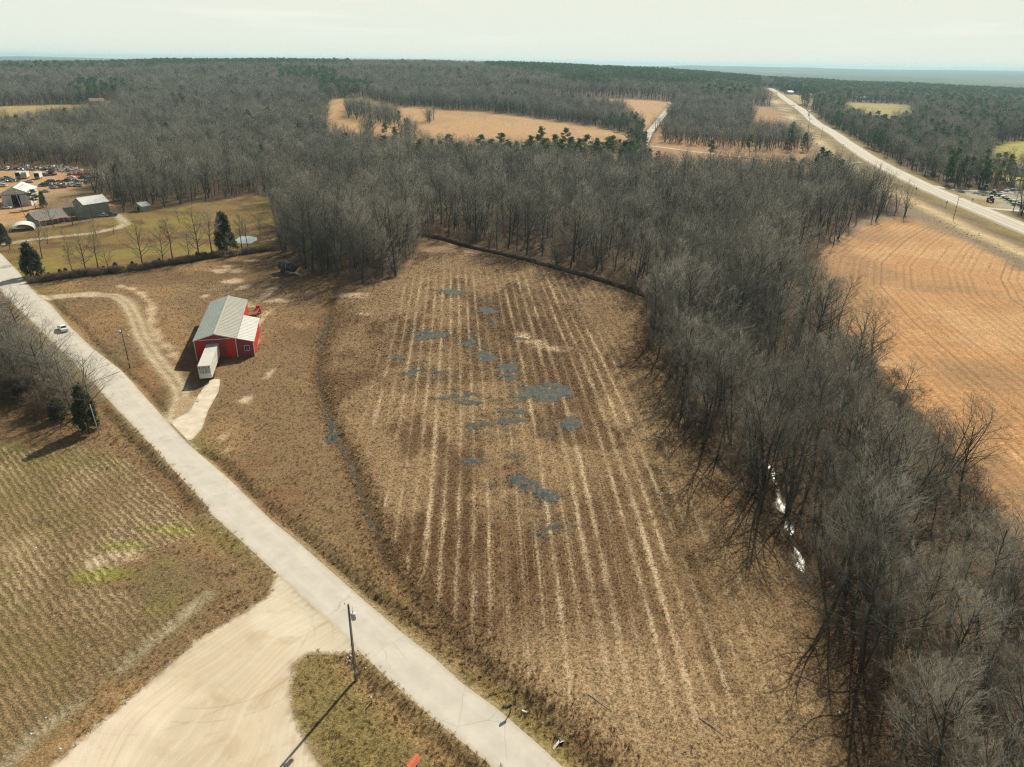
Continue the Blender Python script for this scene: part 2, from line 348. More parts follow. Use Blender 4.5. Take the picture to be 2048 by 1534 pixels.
D_creek = on(lambda x, y: d_line(x, y, CREEK)[0], 99); T_creek = on(lambda x, y: d_line(x, y, CREEK)[1], 0)
D_loop = on(lambda x, y: d_line(x, y, LOOP)[0], 99)
D_hwy, T_hwy = d_line(X, Y, HWY_C)
S_pud = np.full(X.shape, -99.0)
for px, py, rx, ry in PUDDLES:
    c = W(px, py); ax = abs(W(px+rx, py)[0]-c[0]); ay = abs(W(px, py-ry)[1]-c[1])
    k = (abs(X-c[0]) < ax*2+2) & (abs(Y-c[1]) < ay*2+2)
    q = np.sqrt(((X[k]-c[0])/ax)**2+((Y[k]-c[1])/ay)**2)
    S_pud[k] = np.maximum(S_pud[k], (1.0-q)*min(ax, ay)*0.75+(fbm(X[k]*0.55, Y[k]*1.1, 1/2.2, 33, 4)-0.5)*6.5-0.35)
S_dwat = np.where(((T_ditch > 36) & (T_ditch < 60)) | ((T_ditch > 92) & (T_ditch < 140)), 0.38+0.45*w1-D_ditch, -9)
_p = W(666, 870); S_dwat = np.maximum(S_dwat, 1.5+0.7*w1-np.hypot(X-_p[0], (Y-_p[1])*0.55))
_p = W(1040, 1405); S_dwat = np.maximum(S_dwat, 0.9+0.6*w1-np.hypot((X-_p[0])+0.5*(Y-_p[1]), (Y-_p[1])*1.5))
_cl = np.concatenate([[0], np.cumsum(np.linalg.norm(np.diff(CREEK[:, :2], axis=0), axis=1))])
S_creek = np.where((T_creek > _cl[2]-2) & (T_creek < _cl[6]+1), 0.50, -0.2)+0.75*w1+0.2*np.sin(T_creek*0.9+1.0)-D_creek

Z = terr(X, Y)
rough = np.where(S_open > 0, 0.10, 0.30)*sstep(-1.0, 2.0, -S_road)*(DD < 1500)
rough *= np.where(S_yard > -1, 0.12, 1)*np.where(S_drive > -1, 0.1, 1)
Z += rough*(n_a-0.5)*1.6 + rough*(n_b-0.5)*0.7
Z += 0.10*sstep(-1.6, -0.2, S_road)
Z -= 0.55*np.exp(-(D_ditch/1.25)**2) * (1+0.5*w1)
Z -= 0.42*np.exp(-(D_rd/0.6)**2) * (1+0.3*w1) * sstep(-0.2, 0.5, -S_road)
Z -= 1.5*np.exp(-(D_wd/1.35)**4) - 0.28*np.exp(-((D_wd-2.6)/0.9)**2)
Z -= 0.8*np.exp(-(D_creek/2.2)**2)
Z = np.where(S_pud > -0.6, terr(X, Y)-0.02+0.03*w1*(S_pud < 0), Z)
Z = np.where(S_pond > -1.0, terr(X, Y)-0.35, Z)
Z = np.where(S_dwat > -0.1, terr(X, Y)-0.5, Z)
Z = np.where(S_creek > -0.1, terr(X, Y)-0.75, Z)
Z += np.where((D_hwy < 40), 0.9*(1-sstep(7, 13, D_hwy)), 0)*(DD > 250)*(S_road < -20)
def ground_z(x, y):
    """height of the built ground, bilinear on the grid"""
    x = np.atleast_1d(x); y = np.atleast_1d(y)
    i = np.clip(np.searchsorted(gx, x)-1, 0, nxg-2); j = np.clip(np.searchsorted(gy, y)-1, 0, nyg-2)
    u = (x-gx[i])/(gx[i+1]-gx[i]); v = (y-gy[j])/(gy[j+1]-gy[j]); ZZ = Z.reshape(nyg, nxg)
    return (ZZ[j, i]*(1-u)+ZZ[j, i+1]*u)*(1-v)+(ZZ[j+1, i]*(1-u)+ZZ[j+1, i+1]*u)*v
def gz(x, y): return float(ground_z(x, y)[0])

# ------------------------------------------------------------------ what grows where: base colour of the soil and its cover
C = np.zeros((len(X), 3)); C[:] = (0.085, 0.052, 0.029)
straw = np.full(len(X), 0.45)
def paint(mask, col, sv=None):
    global C, straw
    m = np.clip(mask, 0, 1)[:, None]; C = C*(1-m)+np.array(col)[None]*m
    if sv is not None: straw = straw*(1-m[:, 0])+sv*m[:, 0]
def soft(s, w=1.0, a=1.0): return sstep(-w, w, s+w1*a*0.8+w2*a)
# far country under the haze
paint(sstep(2300, 4200, DD), (0.042, 0.062, 0.042))
paint(sstep(2300, 4200, DD)*sstep(0.52, 0.66, fbm(X, Y, 1/420., 61, 3)), (0.015, 0.042, 0.026))
paint(sstep(3800, 5200, DD)*sstep(0.70, 0.74, fbm(X, Y, 1/500., 71, 3)), (0.24, 0.19, 0.09))
# open ground of the near clearing
paint(soft(S_open, 2.5, 2), (0.225, 0.150, 0.078), 0.45)
paint(soft(S_open, 2, 2)*sstep(0.48, 0.66, n_c), (0.165, 0.100, 0.048), 0.35)
paint(soft(S_open, 2, 2)*sstep(0.52, 0.7, n_a), (0.30, 0.195, 0.095), 0.5)
# main field
paint(soft(S_field, 1.2, 1), (0.165, 0.098, 0.048), 0.45)
paint(soft(S_field, 2, 1)*sstep(0.42, 0.62, fbm(X, Y, 1/26., 81, 4)), (0.30, 0.205, 0.108), 0.75)
paint(soft(S_field, 2, 1)*sstep(78, 55, Y)*0.55, (0.43, 0.32, 0.19), 0.9)
paint(soft(S_field, 2, 1)*sstep(14, 26, X)*sstep(230, 170, Y)*0.55, (0.34, 0.235, 0.12), 0.55)
paint(soft(S_field, 1, 1)*sstep(0.56, 0.68, fbm(X*2.2, Y, 1/20., 91, 4))*0.8, (0.11, 0.058, 0.024), 0.2)
paint(sstep(4.5, 0, D_ditch+w1*2)*0.75, (0.155, 0.092, 0.042), 0.5); paint(np.exp(-((D_ditch+w1*0.25)/0.75)**2)*(T_ditch > 12)*(T_ditch < 150)*0.85, (0.055, 0.038, 0.022), 0.2)
paint(sstep(-2.2, 0.1, S_pud)*0.75, (0.068, 0.055, 0.042), 0.35)
p = W(1075, 690); _gl = Wn([(1052, 672), (1066, 682), (1085, 694), (1108, 698)]); paint(on(lambda x, y: 1-sstep(0.5, 4.2, d_line(x, y, _gl)[0]+(fbm(x, y, 1/2.5, 76, 4)-0.4)*6), 0)*0.95, (0.66, 0.54, 0.37), 0.8)
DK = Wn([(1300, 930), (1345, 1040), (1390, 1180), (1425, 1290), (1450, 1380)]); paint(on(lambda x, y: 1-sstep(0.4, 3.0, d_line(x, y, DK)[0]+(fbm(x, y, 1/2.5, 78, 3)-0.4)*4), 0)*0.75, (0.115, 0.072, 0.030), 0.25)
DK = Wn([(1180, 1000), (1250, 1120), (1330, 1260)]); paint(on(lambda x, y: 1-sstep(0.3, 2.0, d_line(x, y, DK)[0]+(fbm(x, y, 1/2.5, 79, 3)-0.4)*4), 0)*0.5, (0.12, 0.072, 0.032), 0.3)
# left stubble field
paint(soft(S_cropl, 1.2, 1), (0.20, 0.138, 0.066), 0.7)
paint(soft(S_cropl, 1.2, 1)*sstep(0.46, 0.62, fbm(X, Y, 1/9., 101, 4)), (0.175, 0.135, 0.05), 0.5)
def blob(px, py, rx, ry, col, s=None, k=1.0, nz=0.9):
    c = W(px, py); ax = abs(W(px+rx, py)[0]-c[0]); ay = abs(W(px, py-ry)[1]-c[1])
    q = np.sqrt(((X-c[0])/ax)**2+((Y-c[1])/ay)**2)+w1*nz*0.7+w2*nz*0.7
    paint((1-sstep(0.4, 1.2, q))*k*(S_road < 0)*near, col, s)
GREEN = (0.23, 0.24, 0.03); MOSS = (0.20, 0.175, 0.05)
for b in ((230, 1095, 100, 22), (330, 1062, 70, 14), (200, 1150, 80, 22), (330, 1130, 40, 30), (340, 1190, 30, 40), (20, 900, 60, 16), (90, 925, 60, 14), (10, 1150, 30, 20), (300, 1150, 60, 24)):
    blob(*b, GREEN if b[2] > 60 else MOSS, 0.4, 1.0)
blob(330, 1150, 90, 40, (0.17, 0.125, 0.07), 0.4, 0.7)
blob(240, 1112, 66, 14, (0.56, 0.45, 0.30), 0.5, 1.0, 0.5); blob(195, 1124, 26, 14, (0.72, 0.61, 0.45), 0.1, 1.0, 0.25)
blob(60, 1090, 60, 40, (0.42, 0.32, 0.19), 0.95, 0.6)
# grey gravel wheel track along the field edge
trk = Wn([(20, 1525), (60, 1480), (110, 1440), (155, 1408)]); trk2 = Wn([(238, 1340), (290, 1292), (340, 1255), (385, 1215), (412, 1192)])
for t_ in (trk, trk2): paint(on(lambda x, y: 1-sstep(0.5, 1.1, d_line(x, y, t_)[0]+0.0), 0)*(0.75+0.25*w1), (0.58, 0.53, 0.40), 0.1)
paint(on(lambda x, y: 1-sstep(0.9, 3.4, np.minimum(d_line(x, y, trk)[0], d_line(x, y, trk2)[0])), 0)*0.5, (0.19, 0.15, 0.07), 0.4)
# reddish brush strip between road and stubble field
BR = Wn([(200, 880), (215, 850), (262, 895), (318, 950), (350, 985), (365, 1020), (335, 985), (290, 945), (240, 910)])
S_brush = on(lambda x, y: sd_poly(x, y, BR), -99)
paint(soft(S_brush, 1.2, 1), (0.27, 0.165, 0.095), 0.6)
# brown wood floor left of the road
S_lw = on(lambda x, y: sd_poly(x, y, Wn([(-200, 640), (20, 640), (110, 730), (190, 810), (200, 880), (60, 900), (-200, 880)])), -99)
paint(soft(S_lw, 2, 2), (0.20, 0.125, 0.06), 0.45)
# verges
V = np.exp(-(np.maximum(-S_road, 0)/3.2)**2)*(S_road < 0)*near
paint(V*0.55, (0.225, 0.180, 0.072), 0.4)
paint(V*sstep(0.5, 0.66, n_a)*0.7, (0.19, 0.175, 0.045), 0.4)
paint(sstep(-0.75, -0.15, S_road+w1*0.35)*0.85*(S_road < 0.3)*near, (0.36, 0.285, 0.175), 0.1)
paint(np.exp(-(D_rd/0.9)**2)*0.75, (0.11, 0.070, 0.034), 0.5)
ISL = Wn([(590, 1325), (607, 1312), (657, 1303), (712, 1308), (735, 1322), (800, 1382), (900, 1476), (960, 1534), (1100, 1680), (700, 1680), (640, 1534), (597, 1465), (581, 1400)])
S_isl = on(lambda x, y: sd_poly(x, y, ISL), -99)
paint(soft(S_isl, 0.6, 0.5), (0.215, 0.170, 0.062), 0.45); paint(soft(S_isl, 0.6, 0.5)*sstep(0.5, 0.62, n_a), (0.17, 0.115, 0.058), 0.4)
paint(np.exp(-((D_rd)/1.6)**2)*(S_isl > -1)*0.8, (0.29, 0.185, 0.085), 0.7)
# barn lot: worn tracks and pale scrapes
blob(180, 650, 110, 40, (0.29, 0.175, 0.082), 0.5, 0.6); blob(300, 755, 60, 50, (0.30, 0.165, 0.075), 0.4, 0.6)
blob(420, 580, 110, 30, (0.22, 0.155, 0.085), 0.5, 0.6); blob(430, 950, 110, 60, (0.19, 0.105, 0.055), 0.35, 0.6, 0.8); blob(560, 1010, 60, 60, (0.20, 0.11, 0.055), 0.4, 0.7, 0.8)
blob(560, 640, 60, 60, (0.235, 0.155, 0.082), 0.5, 0.6); blob(600, 560, 90, 30, (0.15, 0.088, 0.045), 0.3, 0.7)
ERO = Wn([(240, 572), (262, 577), (285, 590), (300, 606), (303, 630), (302, 655), (318, 680), (345, 706), (356, 722)])
paint(on(lambda x, y: 1-sstep(0.2, 2.3, d_line(x, y, ERO)[0]+(fbm(x, y, 1/2.5, 77, 3)-0.35)*3.2), 0)*0.95, (0.60, 0.48, 0.33), 0.3)
for b in ((518, 642, 12, 30), (498, 608, 24, 12), (450, 541, 60, 5), (545, 602, 30, 5), (530, 590, 10, 20), (465, 562, 26, 5), (485, 575, 16, 6), (452, 533, 20, 4), (500, 522, 22, 3), (410, 592, 12, 5), (515, 645, 10, 12), (510, 690, 5, 20), (490, 800, 14, 10), (450, 870, 12, 22), (455, 900, 9, 16), (700, 590, 40, 5), (540, 745, 5, 12), (730, 628, 14, 3), (440, 545, 12, 3)):
    blob(*b, (0.60, 0.47, 0.32), 0.4, 0.95, 0.9)
tr_d = np.minimum(abs(D_loop-0.95), 9)
paint((1-sstep(1.6, 3.3, D_loop+w1*0.9))*0.55, (0.42, 0.34, 0.22), 0.3)
paint((1-sstep(0.25, 0.85, tr_d+w1*0.3))*0.9*(D_loop < 3), (0.60, 0.51, 0.36), 0.1)
paint((1-sstep(1.5, 3.2, D_loop+w1*0.8))*0.85*(X < -125), (0.60, 0.49, 0.34), 0.1)
wedge = Wn([(364, 795), (396, 793), (384, 815), (360, 832), (352, 838)]); paint((on(lambda x, y: sd_poly(x, y, wedge), -9) > -0.3)*0.8, (0.44, 0.34, 0.22), 0.2)
# faint mower lines behind the barn
# lawn of the farmstead
paint(soft(S_lawn, 1.5, 1.2), (0.235, 0.165, 0.058), 0.2)
paint(soft(S_lawn, 1.5, 1.2)*sstep(0.47, 0.62, fbm(X, Y, 1/18., 111, 4)), (0.255, 0.215, 0.058), 0.15)
paint(soft(S_lawn, 1.5, 1.2)*sstep(0.55, 0.68, fbm(X, Y, 1/11., 121, 4)), (0.17, 0.105, 0.048), 0.2)
hedge = Wn([(60, 566), (150, 553), (285, 538), (400, 519), (500, 506), (560, 498)])
D_hedge = on(lambda x, y: d_line(x, y, hedge)[0], 99); paint(np.exp(-(D_hedge/3.0)**2)*0.8, (0.10, 0.062, 0.034), 0.4)
lane1 = Wn([(-30, 500), (20, 486), (60, 480), (120, 473), (180, 467), (230, 457), (252, 449), (245, 438), (228, 428)])
D_ln = on(lambda x, y: d_line(x, y, lane1)[0], 99); paint(1-sstep(1.3, 2.6, D_ln+w1*0.5), (0.52, 0.45, 0.32), 0.05)
blob(490, 477, 40, 12, (0.14, 0.12, 0.06), 0.2, 0.8)
# scrapyard dirt
paint(soft(S_scrap, 2, 2), (0.50, 0.34, 0.20), 0.1); paint(soft(S_scrap, 2, 2)*sstep(0.5, 0.6, fbm(X, Y, 1/24., 131, 3)), (0.53, 0.31, 0.14), 0.05)
blob(180, 348, 40, 7, (0.42, 0.14, 0.05), 0.05, 0.9); blob(70, 333, 160, 5, (0.24, 0.13, 0.07), 0.3, 0.8); blob(130, 392, 60, 12, (0.24, 0.20, 0.11), 0.4, 0.8)
blob(20, 445, 60, 10, (0.44, 0.33, 0.20), 0.1, 0.8)
# fields beyond the wood
paint(soft(S_plough, 1.5, 1.2), (0.54, 0.295, 0.125), 0.3)
paint(soft(S_plough, 1.5, 1.2)*sstep(0.45, 0.65, fbm(X, Y, 1/16., 141, 4)), (0.60, 0.36, 0.17), 0.4); paint(soft(S_plough, 1.5, 1.2)*sstep(0.52, 0.68, fbm(X, Y, 1/38., 145, 4)), (0.38, 0.225, 0.105), 0.3)
paint(sstep(-7, -2, S_plough+w1)*sstep(2.5, -1, S_plough+w1*2)*(X > 130)*(DD < 600)*0.9, (0.30, 0.235, 0.15), 0.6)
HC = [(0.52, 0.33, 0.165), (0.52, 0.33, 0.17), (0.42, 0.25, 0.125), (0.40, 0.34, 0.105), (0.44, 0.40, 0.085), (0.44, 0.34, 0.15), (0.46, 0.36, 0.19)]
for s, c in zip(S_hay, HC):
    paint(sstep(-4, 4, s+w2*4), c, 0.2); paint(sstep(-4, 4, s+w2*4)*sstep(0.5, 0.7, n_c)*0.6, [v*0.78 for v in c], 0.2)
paint(soft(S_lot, 2, 1), (0.44, 0.40, 0.31), 0.05)
blob(1960, 405, 60, 10, (0.25, 0.21, 0.09), 0.1, 0.8)
# highway corridor: grass shoulders and a dirt strip on the near side
cor = (DD > 230) & (S_road < -20)
side = np.zeros(len(X)); k = D_hwy < 60
hc = HWY_C[:, :2]
for i in range(len(hc)-1):
    a, b = hc[i], hc[i+1]; e = (b-a)/np.linalg.norm(b-a); L = np.linalg.norm(b-a)
    tt = (X[k]-a[0])*e[0]+(Y[k]-a[1])*e[1]; s_ = (X[k]-a[0])*e[1]-(Y[k]-a[1])*e[0]
    ok = (tt > -3) & (tt < L+3); tmp = side[k]; tmp[ok] = s_[ok]; side[k] = tmp
nearside = side < 0
paint(cor*(1-sstep(34, 42, D_hwy+w2*6))*nearside*0.95, (0.25, 0.19, 0.115), 0.5)
paint(cor*(1-sstep(13, 17, D_hwy+w1*2))*0.95, (0.30, 0.235, 0.085), 0.1)
paint(cor*nearside*np.exp(-((D_hwy-13.5)/2.8)**2)*0.95, (0.15, 0.105, 0.06), 0.3)
paint(cor*nearside*np.exp(-((D_hwy-23)/3.9)**2), (0.68, 0.53, 0.31), 0.05)
paint(cor*nearside*np.exp(-((D_hwy-32)/3.5)**2)*sstep(0.4, 0.6, n_a)*0.9, (0.20, 0.16, 0.12), 0.5)
paint(np.exp(-(D_wd/1.5)**4)*0.9, (0.045, 0.03, 0.02), 0.1)  # deep trench shadow darkened into the soil colour
paint(np.exp(-(D_creek/3.0)**2)*0.5, (0.14, 0.085, 0.045), 0.3)
# surfaces that are not vegetation
paint(sstep(-0.3, 0.3, S_yard+w1*0.4), (0.62, 0.545, 0.405), 0.0)
paint(sstep(-0.3, 0.3, S_yard)*sstep(0.45, 0.62, fbm(X, Y, 1/7., 151, 4))*0.5, (0.50, 0.405, 0.27), 0.0)
paint(sstep(-0.3, 0.3, S_yard)*sstep(0.55, 0.7, n_a), (0.66, 0.56, 0.42), 0.0)
C *= (0.90+0.20*n_d)[:, None]
_w = np.where((S_yard > -0.3) | (S_drive > -0.3) | (S_road > -0.5), 0, 1)[:, None]; C = C*(1-_w)+C*np.array([[0.90, 0.86, 0.78]])*_w

# row coordinates (in rows) of the drilled field, the stubble field and the ploughed field
Dy = 170-Y; X0 = X-0.082*Dy+0.00028*np.maximum(Dy, 0)**2*np.clip((X+30)/40, 0.2, 1.6)
row = X0/2.45
rowL = (X*0.68+Y*0.73 + 0.0016*(X+60)*(Y-95))/0.92+2.0*n_c
# ploughed rows wrap round the field corner: follow distance to its boundary
PL_L = Wn([(1900, 430), (1765, 436), (1700, 468), (1640, 510), (1622, 560), (1672, 640), (1768, 750), (1865, 860), (1980, 985), (2085, 1150)]); rowP = on(lambda x, y: d_line(x, y, PL_L)[0]/2.3, 0)
rowX = np.where(S_field > -3, row, np.where(S_cropl > -3, rowL, rowP))
ramt = np.where(S_field > 0, sstep(0, 3, S_field), 0)
_rc = (S_cropl > -2)
ramt *= sstep(-36, -26, X0+ (Y-120)*0.02)*0.8+0.2
ramt *= 0.55+0.45*sstep(0.35, 0.6, fbm(X*3.0, Y*0.6, 1/9., 181, 3))
ramt *= (0.45*sstep(40, 33, X0)+0.55*sstep(27, 19, X0+ 0.02*(150-Y)))*sstep(248, 236, Y)*(0.35+0.65*sstep(0.30, 0.50, fbm(X, Y, 1/22., 161, 3)))*sstep(50, 64, Y)
ramt = np.where(_rc, (0.25+0.75*sstep(0.40, 0.6, fbm(X, Y, 1/13., 171, 3)))*(0.35+0.65*sstep(62, 84, Y)), ramt)

# ------------------------------------------------------------------ surface materials
def ground_mat(name, rows=None, fine=1.0, bumpd=0.10, contrast=1.0):
    t = NT(name); o = t.pos()
    col = t.attr('Col').outputs['Color']; st = t.attr('straw').outputs['Fac']
    n1 = t.noise(o, 2.6*fine, 6, 0.72, 0.3); n2 = t.noise(o, 0.55, 4, 0.6); n3 = t.noise(o, 7.0*fine, 3, 0.7)
    ms = t.n('ShaderNodeMapping', None, i0=o, Scale=(1.6, 5.0, 1.0), Rotation=(0, 0, 0.5)); n4 = t.noise(ms.outputs[0], 1.5*fine, 4, 0.75, 1.2)
    dark = t.rng(n1, 0.32, 0.54, 0.36, 1.10)
    c = t.mix(1.0, col, t.n('ShaderNodeCombineColor', None, i0=dark, i1=dark, i2=dark).outputs[0], 'MULTIPLY')
    n5 = t.noise(t.n('ShaderNodeMapping', None, i0=o, Scale=(0.8, 1.7, 1.0)).outputs[0], 4.2*fine, 6, 0.8, 0.5); k5 = t.rng(n5, 0.38, 0.60, 0.50, 1.30); c = t.mix(1.0, c, t.n('ShaderNodeCombineColor', None, i0=k5, i1=k5, i2=k5).outputs[0], 'MULTIPLY')
    k = t.rng(n2, 0.3, 0.7, 0.82, 1.16); c = t.mix(1.0, c, t.n('ShaderNodeCombineColor', None, i0=k, i1=k, i2=k).outputs[0], 'MULTIPLY')
    sp1 = t.math('MULTIPLY', t.rng(n4, 0.50, 0.60), t.rng(n3, 0.42, 0.58))
    sp1 = t.math('MULTIPLY', sp1, st)
    c = t.mix(t.math('MULTIPLY', sp1, 1.0*contrast, clamp=True), c, (0.66, 0.50, 0.30))
    sp2 = t.math('MULTIPLY', t.rng(n3, 0.60, 0.70), t.math('MULTIPLY', st, 0.8))
    c = t.mix(sp2, c, (0.06, 0.035, 0.02))
    h = t.math('ADD', n1, t.math('MULTIPLY', n3, 0.45))
    if rows == 'main':
        r = t.attr('row').outputs['Fac']; ra = t.attr('ramt').outputs['Fac']
        r = t.math('ADD', r, t.math('MULTIPLY', t.math('SUBTRACT', n2, 0.5), 0.3))
        fr = t.math('ABSOLUTE', t.math('SUBTRACT', t.math('FRACT', r), 0.5))
        fl = t.n('ShaderNodeTexWhiteNoise', {'noise_dimensions': '1D'}, W=t.math('FLOOR', r)).outputs[0]
        wdt = t.rng(fl, 0, 1, 0.12, 0.27)
        band = t.math('SUBTRACT', wdt, fr); band = t.rng(t.math('ADD', band, t.math('MULTIPLY', t.math('SUBTRACT', n1, 0.5), 0.95)), 0.0, 0.18)
        # second, weaker family of stripes between them
        fr2 = t.math('ABSOLUTE', t.math('SUBTRACT', t.math('FRACT', t.math('MULTIPLY', r, 2.0)), 0.5))
        b2 = t.math('MULTIPLY', t.rng(t.math('ADD', t.math('SUBTRACT', 0.10, fr2), t.math('MULTIPLY', t.math('SUBTRACT', n1, 0.5), 0.25)), 0.0, 0.1), 0.35)
        br = t.n('ShaderNodeMapping', None, i0=o, Scale=(0.35, 0.05, 1.0)); brk = t.rng(t.noise(br.outputs[0], 1.3, 5, 0.75), 0.38, 0.56)
        amt = t.math('MULTIPLY', t.math('MULTIPLY', t.math('MAXIMUM', t.math('MULTIPLY', band, t.rng(fl, 0.0, 0.3, 0.55, 1.0)), b2), brk), t.math('MULTIPLY', ra, t.rng(n5, 0.36, 0.54, 0.15, 1.0)))
        c = t.mix(t.math('MULTIPLY', amt, 0.92), c, (0.66, 0.52, 0.33))
    if rows == 'stubble':
        r = t.attr('row').outputs['Fac']; r = t.math('ADD', r, t.math('ADD', t.math('MULTIPLY', t.math('SUBTRACT', n2, 0.5), 1.6), t.math('MULTIPLY', t.math('SUBTRACT', n1, 0.5), 0.7)))
        s = t.math('SINE', t.math('MULTIPLY', r, 6.2832)); sp = t.rng(t.math('ADD', s, t.math('MULTIPLY', t.math('SUBTRACT', n1, 0.5), 9.0)), -0.4, 1.2)
        c = t.mix(t.math('MULTIPLY', sp, t.math('MULTIPLY', t.attr('ramt').outputs['Fac'], t.rng(n2, 0.35, 0.6, 0.2, 0.75))), c, (0.52, 0.40, 0.24))
        c = t.mix(t.math('MULTIPLY', t.rng(t.math('ADD', s, t.math('MULTIPLY', t.math('SUBTRACT', n3, 0.5), 5.0)), -0.4, -1.4), 0.35), c, (0.085, 0.065, 0.03))
        h = t.math('ADD', h, t.math('MULTIPLY', s, 0.22))
    if rows == 'plough':
        r = t.attr('row').outputs['Fac']; r = t.math('ADD', r, t.math('MULTIPLY', t.math('SUBTRACT', n2, 0.5), 0.25))
        s = t.math('SINE', t.math('MULTIPLY', r, 6.2832))
        bm = t.n('ShaderNodeCombineXYZ', None, i0=t.math('MULTIPLY', r, 0.9), i1=t.noise(o, 0.07, 2, 0.5)); bk = t.rng(t.noise(bm.outputs[0], 1.0, 4, 0.75), 0.42, 0.62); c = t.mix(t.rng(t.noise(o, 0.13, 5, 0.7, 0.5), 0.45, 0.65, 0, 0.45), c, (0.36, 0.21, 0.10))
        c = t.mix(t.math('MULTIPLY', t.rng(s, 0.25, 0.95), t.math('MULTIPLY', bk, 0.75)), c, (0.20, 0.11, 0.048))
        c = t.mix(t.math('MULTIPLY', t.rng(s, -0.3, -0.9), t.math('MULTIPLY', bk, 0.15)), c, (0.60, 0.40, 0.21))
        h = t.math('SUBTRACT', h, t.math('MULTIPLY', s, 0.4))
    return t.fin(c, 0.95, 0.1, h, 0.9, bumpd)
M = {}
M['ground'] = ground_mat('ground_cover'); M['field'] = ground_mat('field_cover', 'main'); M['stub'] = ground_mat('stubble_cover', 'stubble', 1.1, 0.13)
M['plough'] = ground_mat('ploughed_cover', 'plough', 0.7, 0.13); M['lawn'] = ground_mat('lawn_cover', None, 1.4, 0.05, 0.5)
def road_mat(name, base, cracks=True, lane=0.0):
    t = NT(name); o = t.pos()
    n1 = t.noise(o, 0.35, 5, 0.6); n2 = t.noise(o, 14, 3, 0.7); ed = t.attr('edge').outputs['Fac']
    c = t.mix(t.rng(n1, 0.35, 0.65), [v*0.90 for v in base], [min(1, v*1.07) for v in base])
    c = t.mix(t.rng(n2, 0.35, 0.7, 0, 0.25), c, [v*0.72 for v in base])
    # paler wheel paths, darker seam down the middle and broken dusty edge
    en = t.math('ADD', ed, t.math('MULTIPLY', t.math('SUBTRACT', t.noise(o, 1.1, 5, 0.7), 0.5), 1.1))
    c = t.mix(t.rng(en, 0.55, 0.05, 0, 0.75), c, (0.44, 0.36, 0.24))
    mid = t.rng(t.math('ABSOLUTE', t.math('SUBTRACT', t.math('ADD', ed, t.math('MULTIPLY', n1, 0.15)), 3.1)), 0.12, 0.02, 0, 0.22); c = t.mix(mid, c, [v*0.55 for v in base])
    wp = t.math('MULTIPLY', t.rng(t.math('ABSOLUTE', t.math('SUBTRACT', ed, 1.5)), 0.6, 0.1), 0.25); c = t.mix(wp, c, [min(1, v*1.12) for v in base])
    v = t.n('ShaderNodeTexVoronoi', {'feature': 'DISTANCE_TO_EDGE'}, Vector=t.n('ShaderNodeMapping', None, i0=t.mix(0.12, o, t.n('ShaderNodeTexNoise', None, Vector=o, Scale=0.8).outputs[1]), Scale=(0.22, 0.22, 1)).outputs[0], Scale=1.0).outputs[0]
    crk = t.math('MULTIPLY', t.rng(v, 0.012, 0.004), t.rng(t.noise(o, 0.12, 2, 0.5), 0.45, 0.60, 0, 0.32)); c = t.mix(crk, c, [v_*0.4 for v_ in base])
    return t.fin(c, 0.9, 0.2, n2, 0.25, 0.02)
M['road'] = road_mat('chip_seal_road', (0.535, 0.495, 0.41))
def yard_mat():
    t = NT('gravel_yard_surface'); o = t.pos(); col = t.attr('Col').outputs['Color']
    n2 = t.noise(o, 9, 5, 0.75)
    # tyre sweeps: rings about the turning point of the yard entrance
    c0 = W(800, 1640)
    d = t.n('ShaderNodeVectorMath', {'operation': 'DISTANCE'}, i0=o, i1=(c0[0]+4, c0[1]+6, 0)).outputs[1]
    nw = t.noise(o, 0.05, 1, 0.4); dd = t.math('ADD', d, t.math('MULTIPLY', nw, 14.0))
    wv = t.noise(t.n('ShaderNodeCombineXYZ', None, i0=dd, i1=t.math('MULTIPLY', nw, 2.0)).outputs[0], 1.6, 4, 0.65)
    c = t.mix(t.rng(wv, 0.52, 0.70, 0, 0.38), col, (0.42, 0.31, 0.19)); c = t.mix(t.rng(wv, 0.48, 0.36, 0, 0.3), c, (0.74, 0.66, 0.52))
    n3 = t.noise(o, 0.22, 5, 0.6, 0.8); c = t.mix(t.rng(n3, 0.54, 0.68, 0, 0.5), c, (0.41, 0.30, 0.18))
    c = t.mix(t.rng(n2, 0.38, 0.62, 0.30, 0.0), c, (0.36, 0.27, 0.17)); c = t.mix(t.rng(n2, 0.64, 0.74, 0.0, 0.3), c, (0.74, 0.66, 0.52))
    # long dark tyre arcs where trucks turned
    a0 = W(470, 1290)
    for cx, cyy, r_, w_ in ((a0[0], a0[1], 9.5, 0.10), (a0[0]+.3, a0[1], 11.4, 0.08), (a0[0]-7, a0[1]+3, 15.5, 0.08)):
        d2 = t.n('ShaderNodeVectorMath', {'operation': 'DISTANCE'}, i0=o, i1=(cx, cyy, 0)).outputs[1]
        d2 = t.math('ADD', d2, t.math('MULTIPLY', nw, 3.0)); rr = t.rng(t.math('ABSOLUTE', t.math('SUBTRACT', d2, r_+1.5)), w_+0.07, w_*0.4, 0, 0.26)
        c = t.mix(t.math('MULTIPLY', rr, t.rng(n3, 0.42, 0.55)), c, (0.30, 0.22, 0.13))
    return t.fin(c, 0.95, 0.1, t.math('ADD', n2, wv), 0.35, 0.05)
M['yard'] = yard_mat()
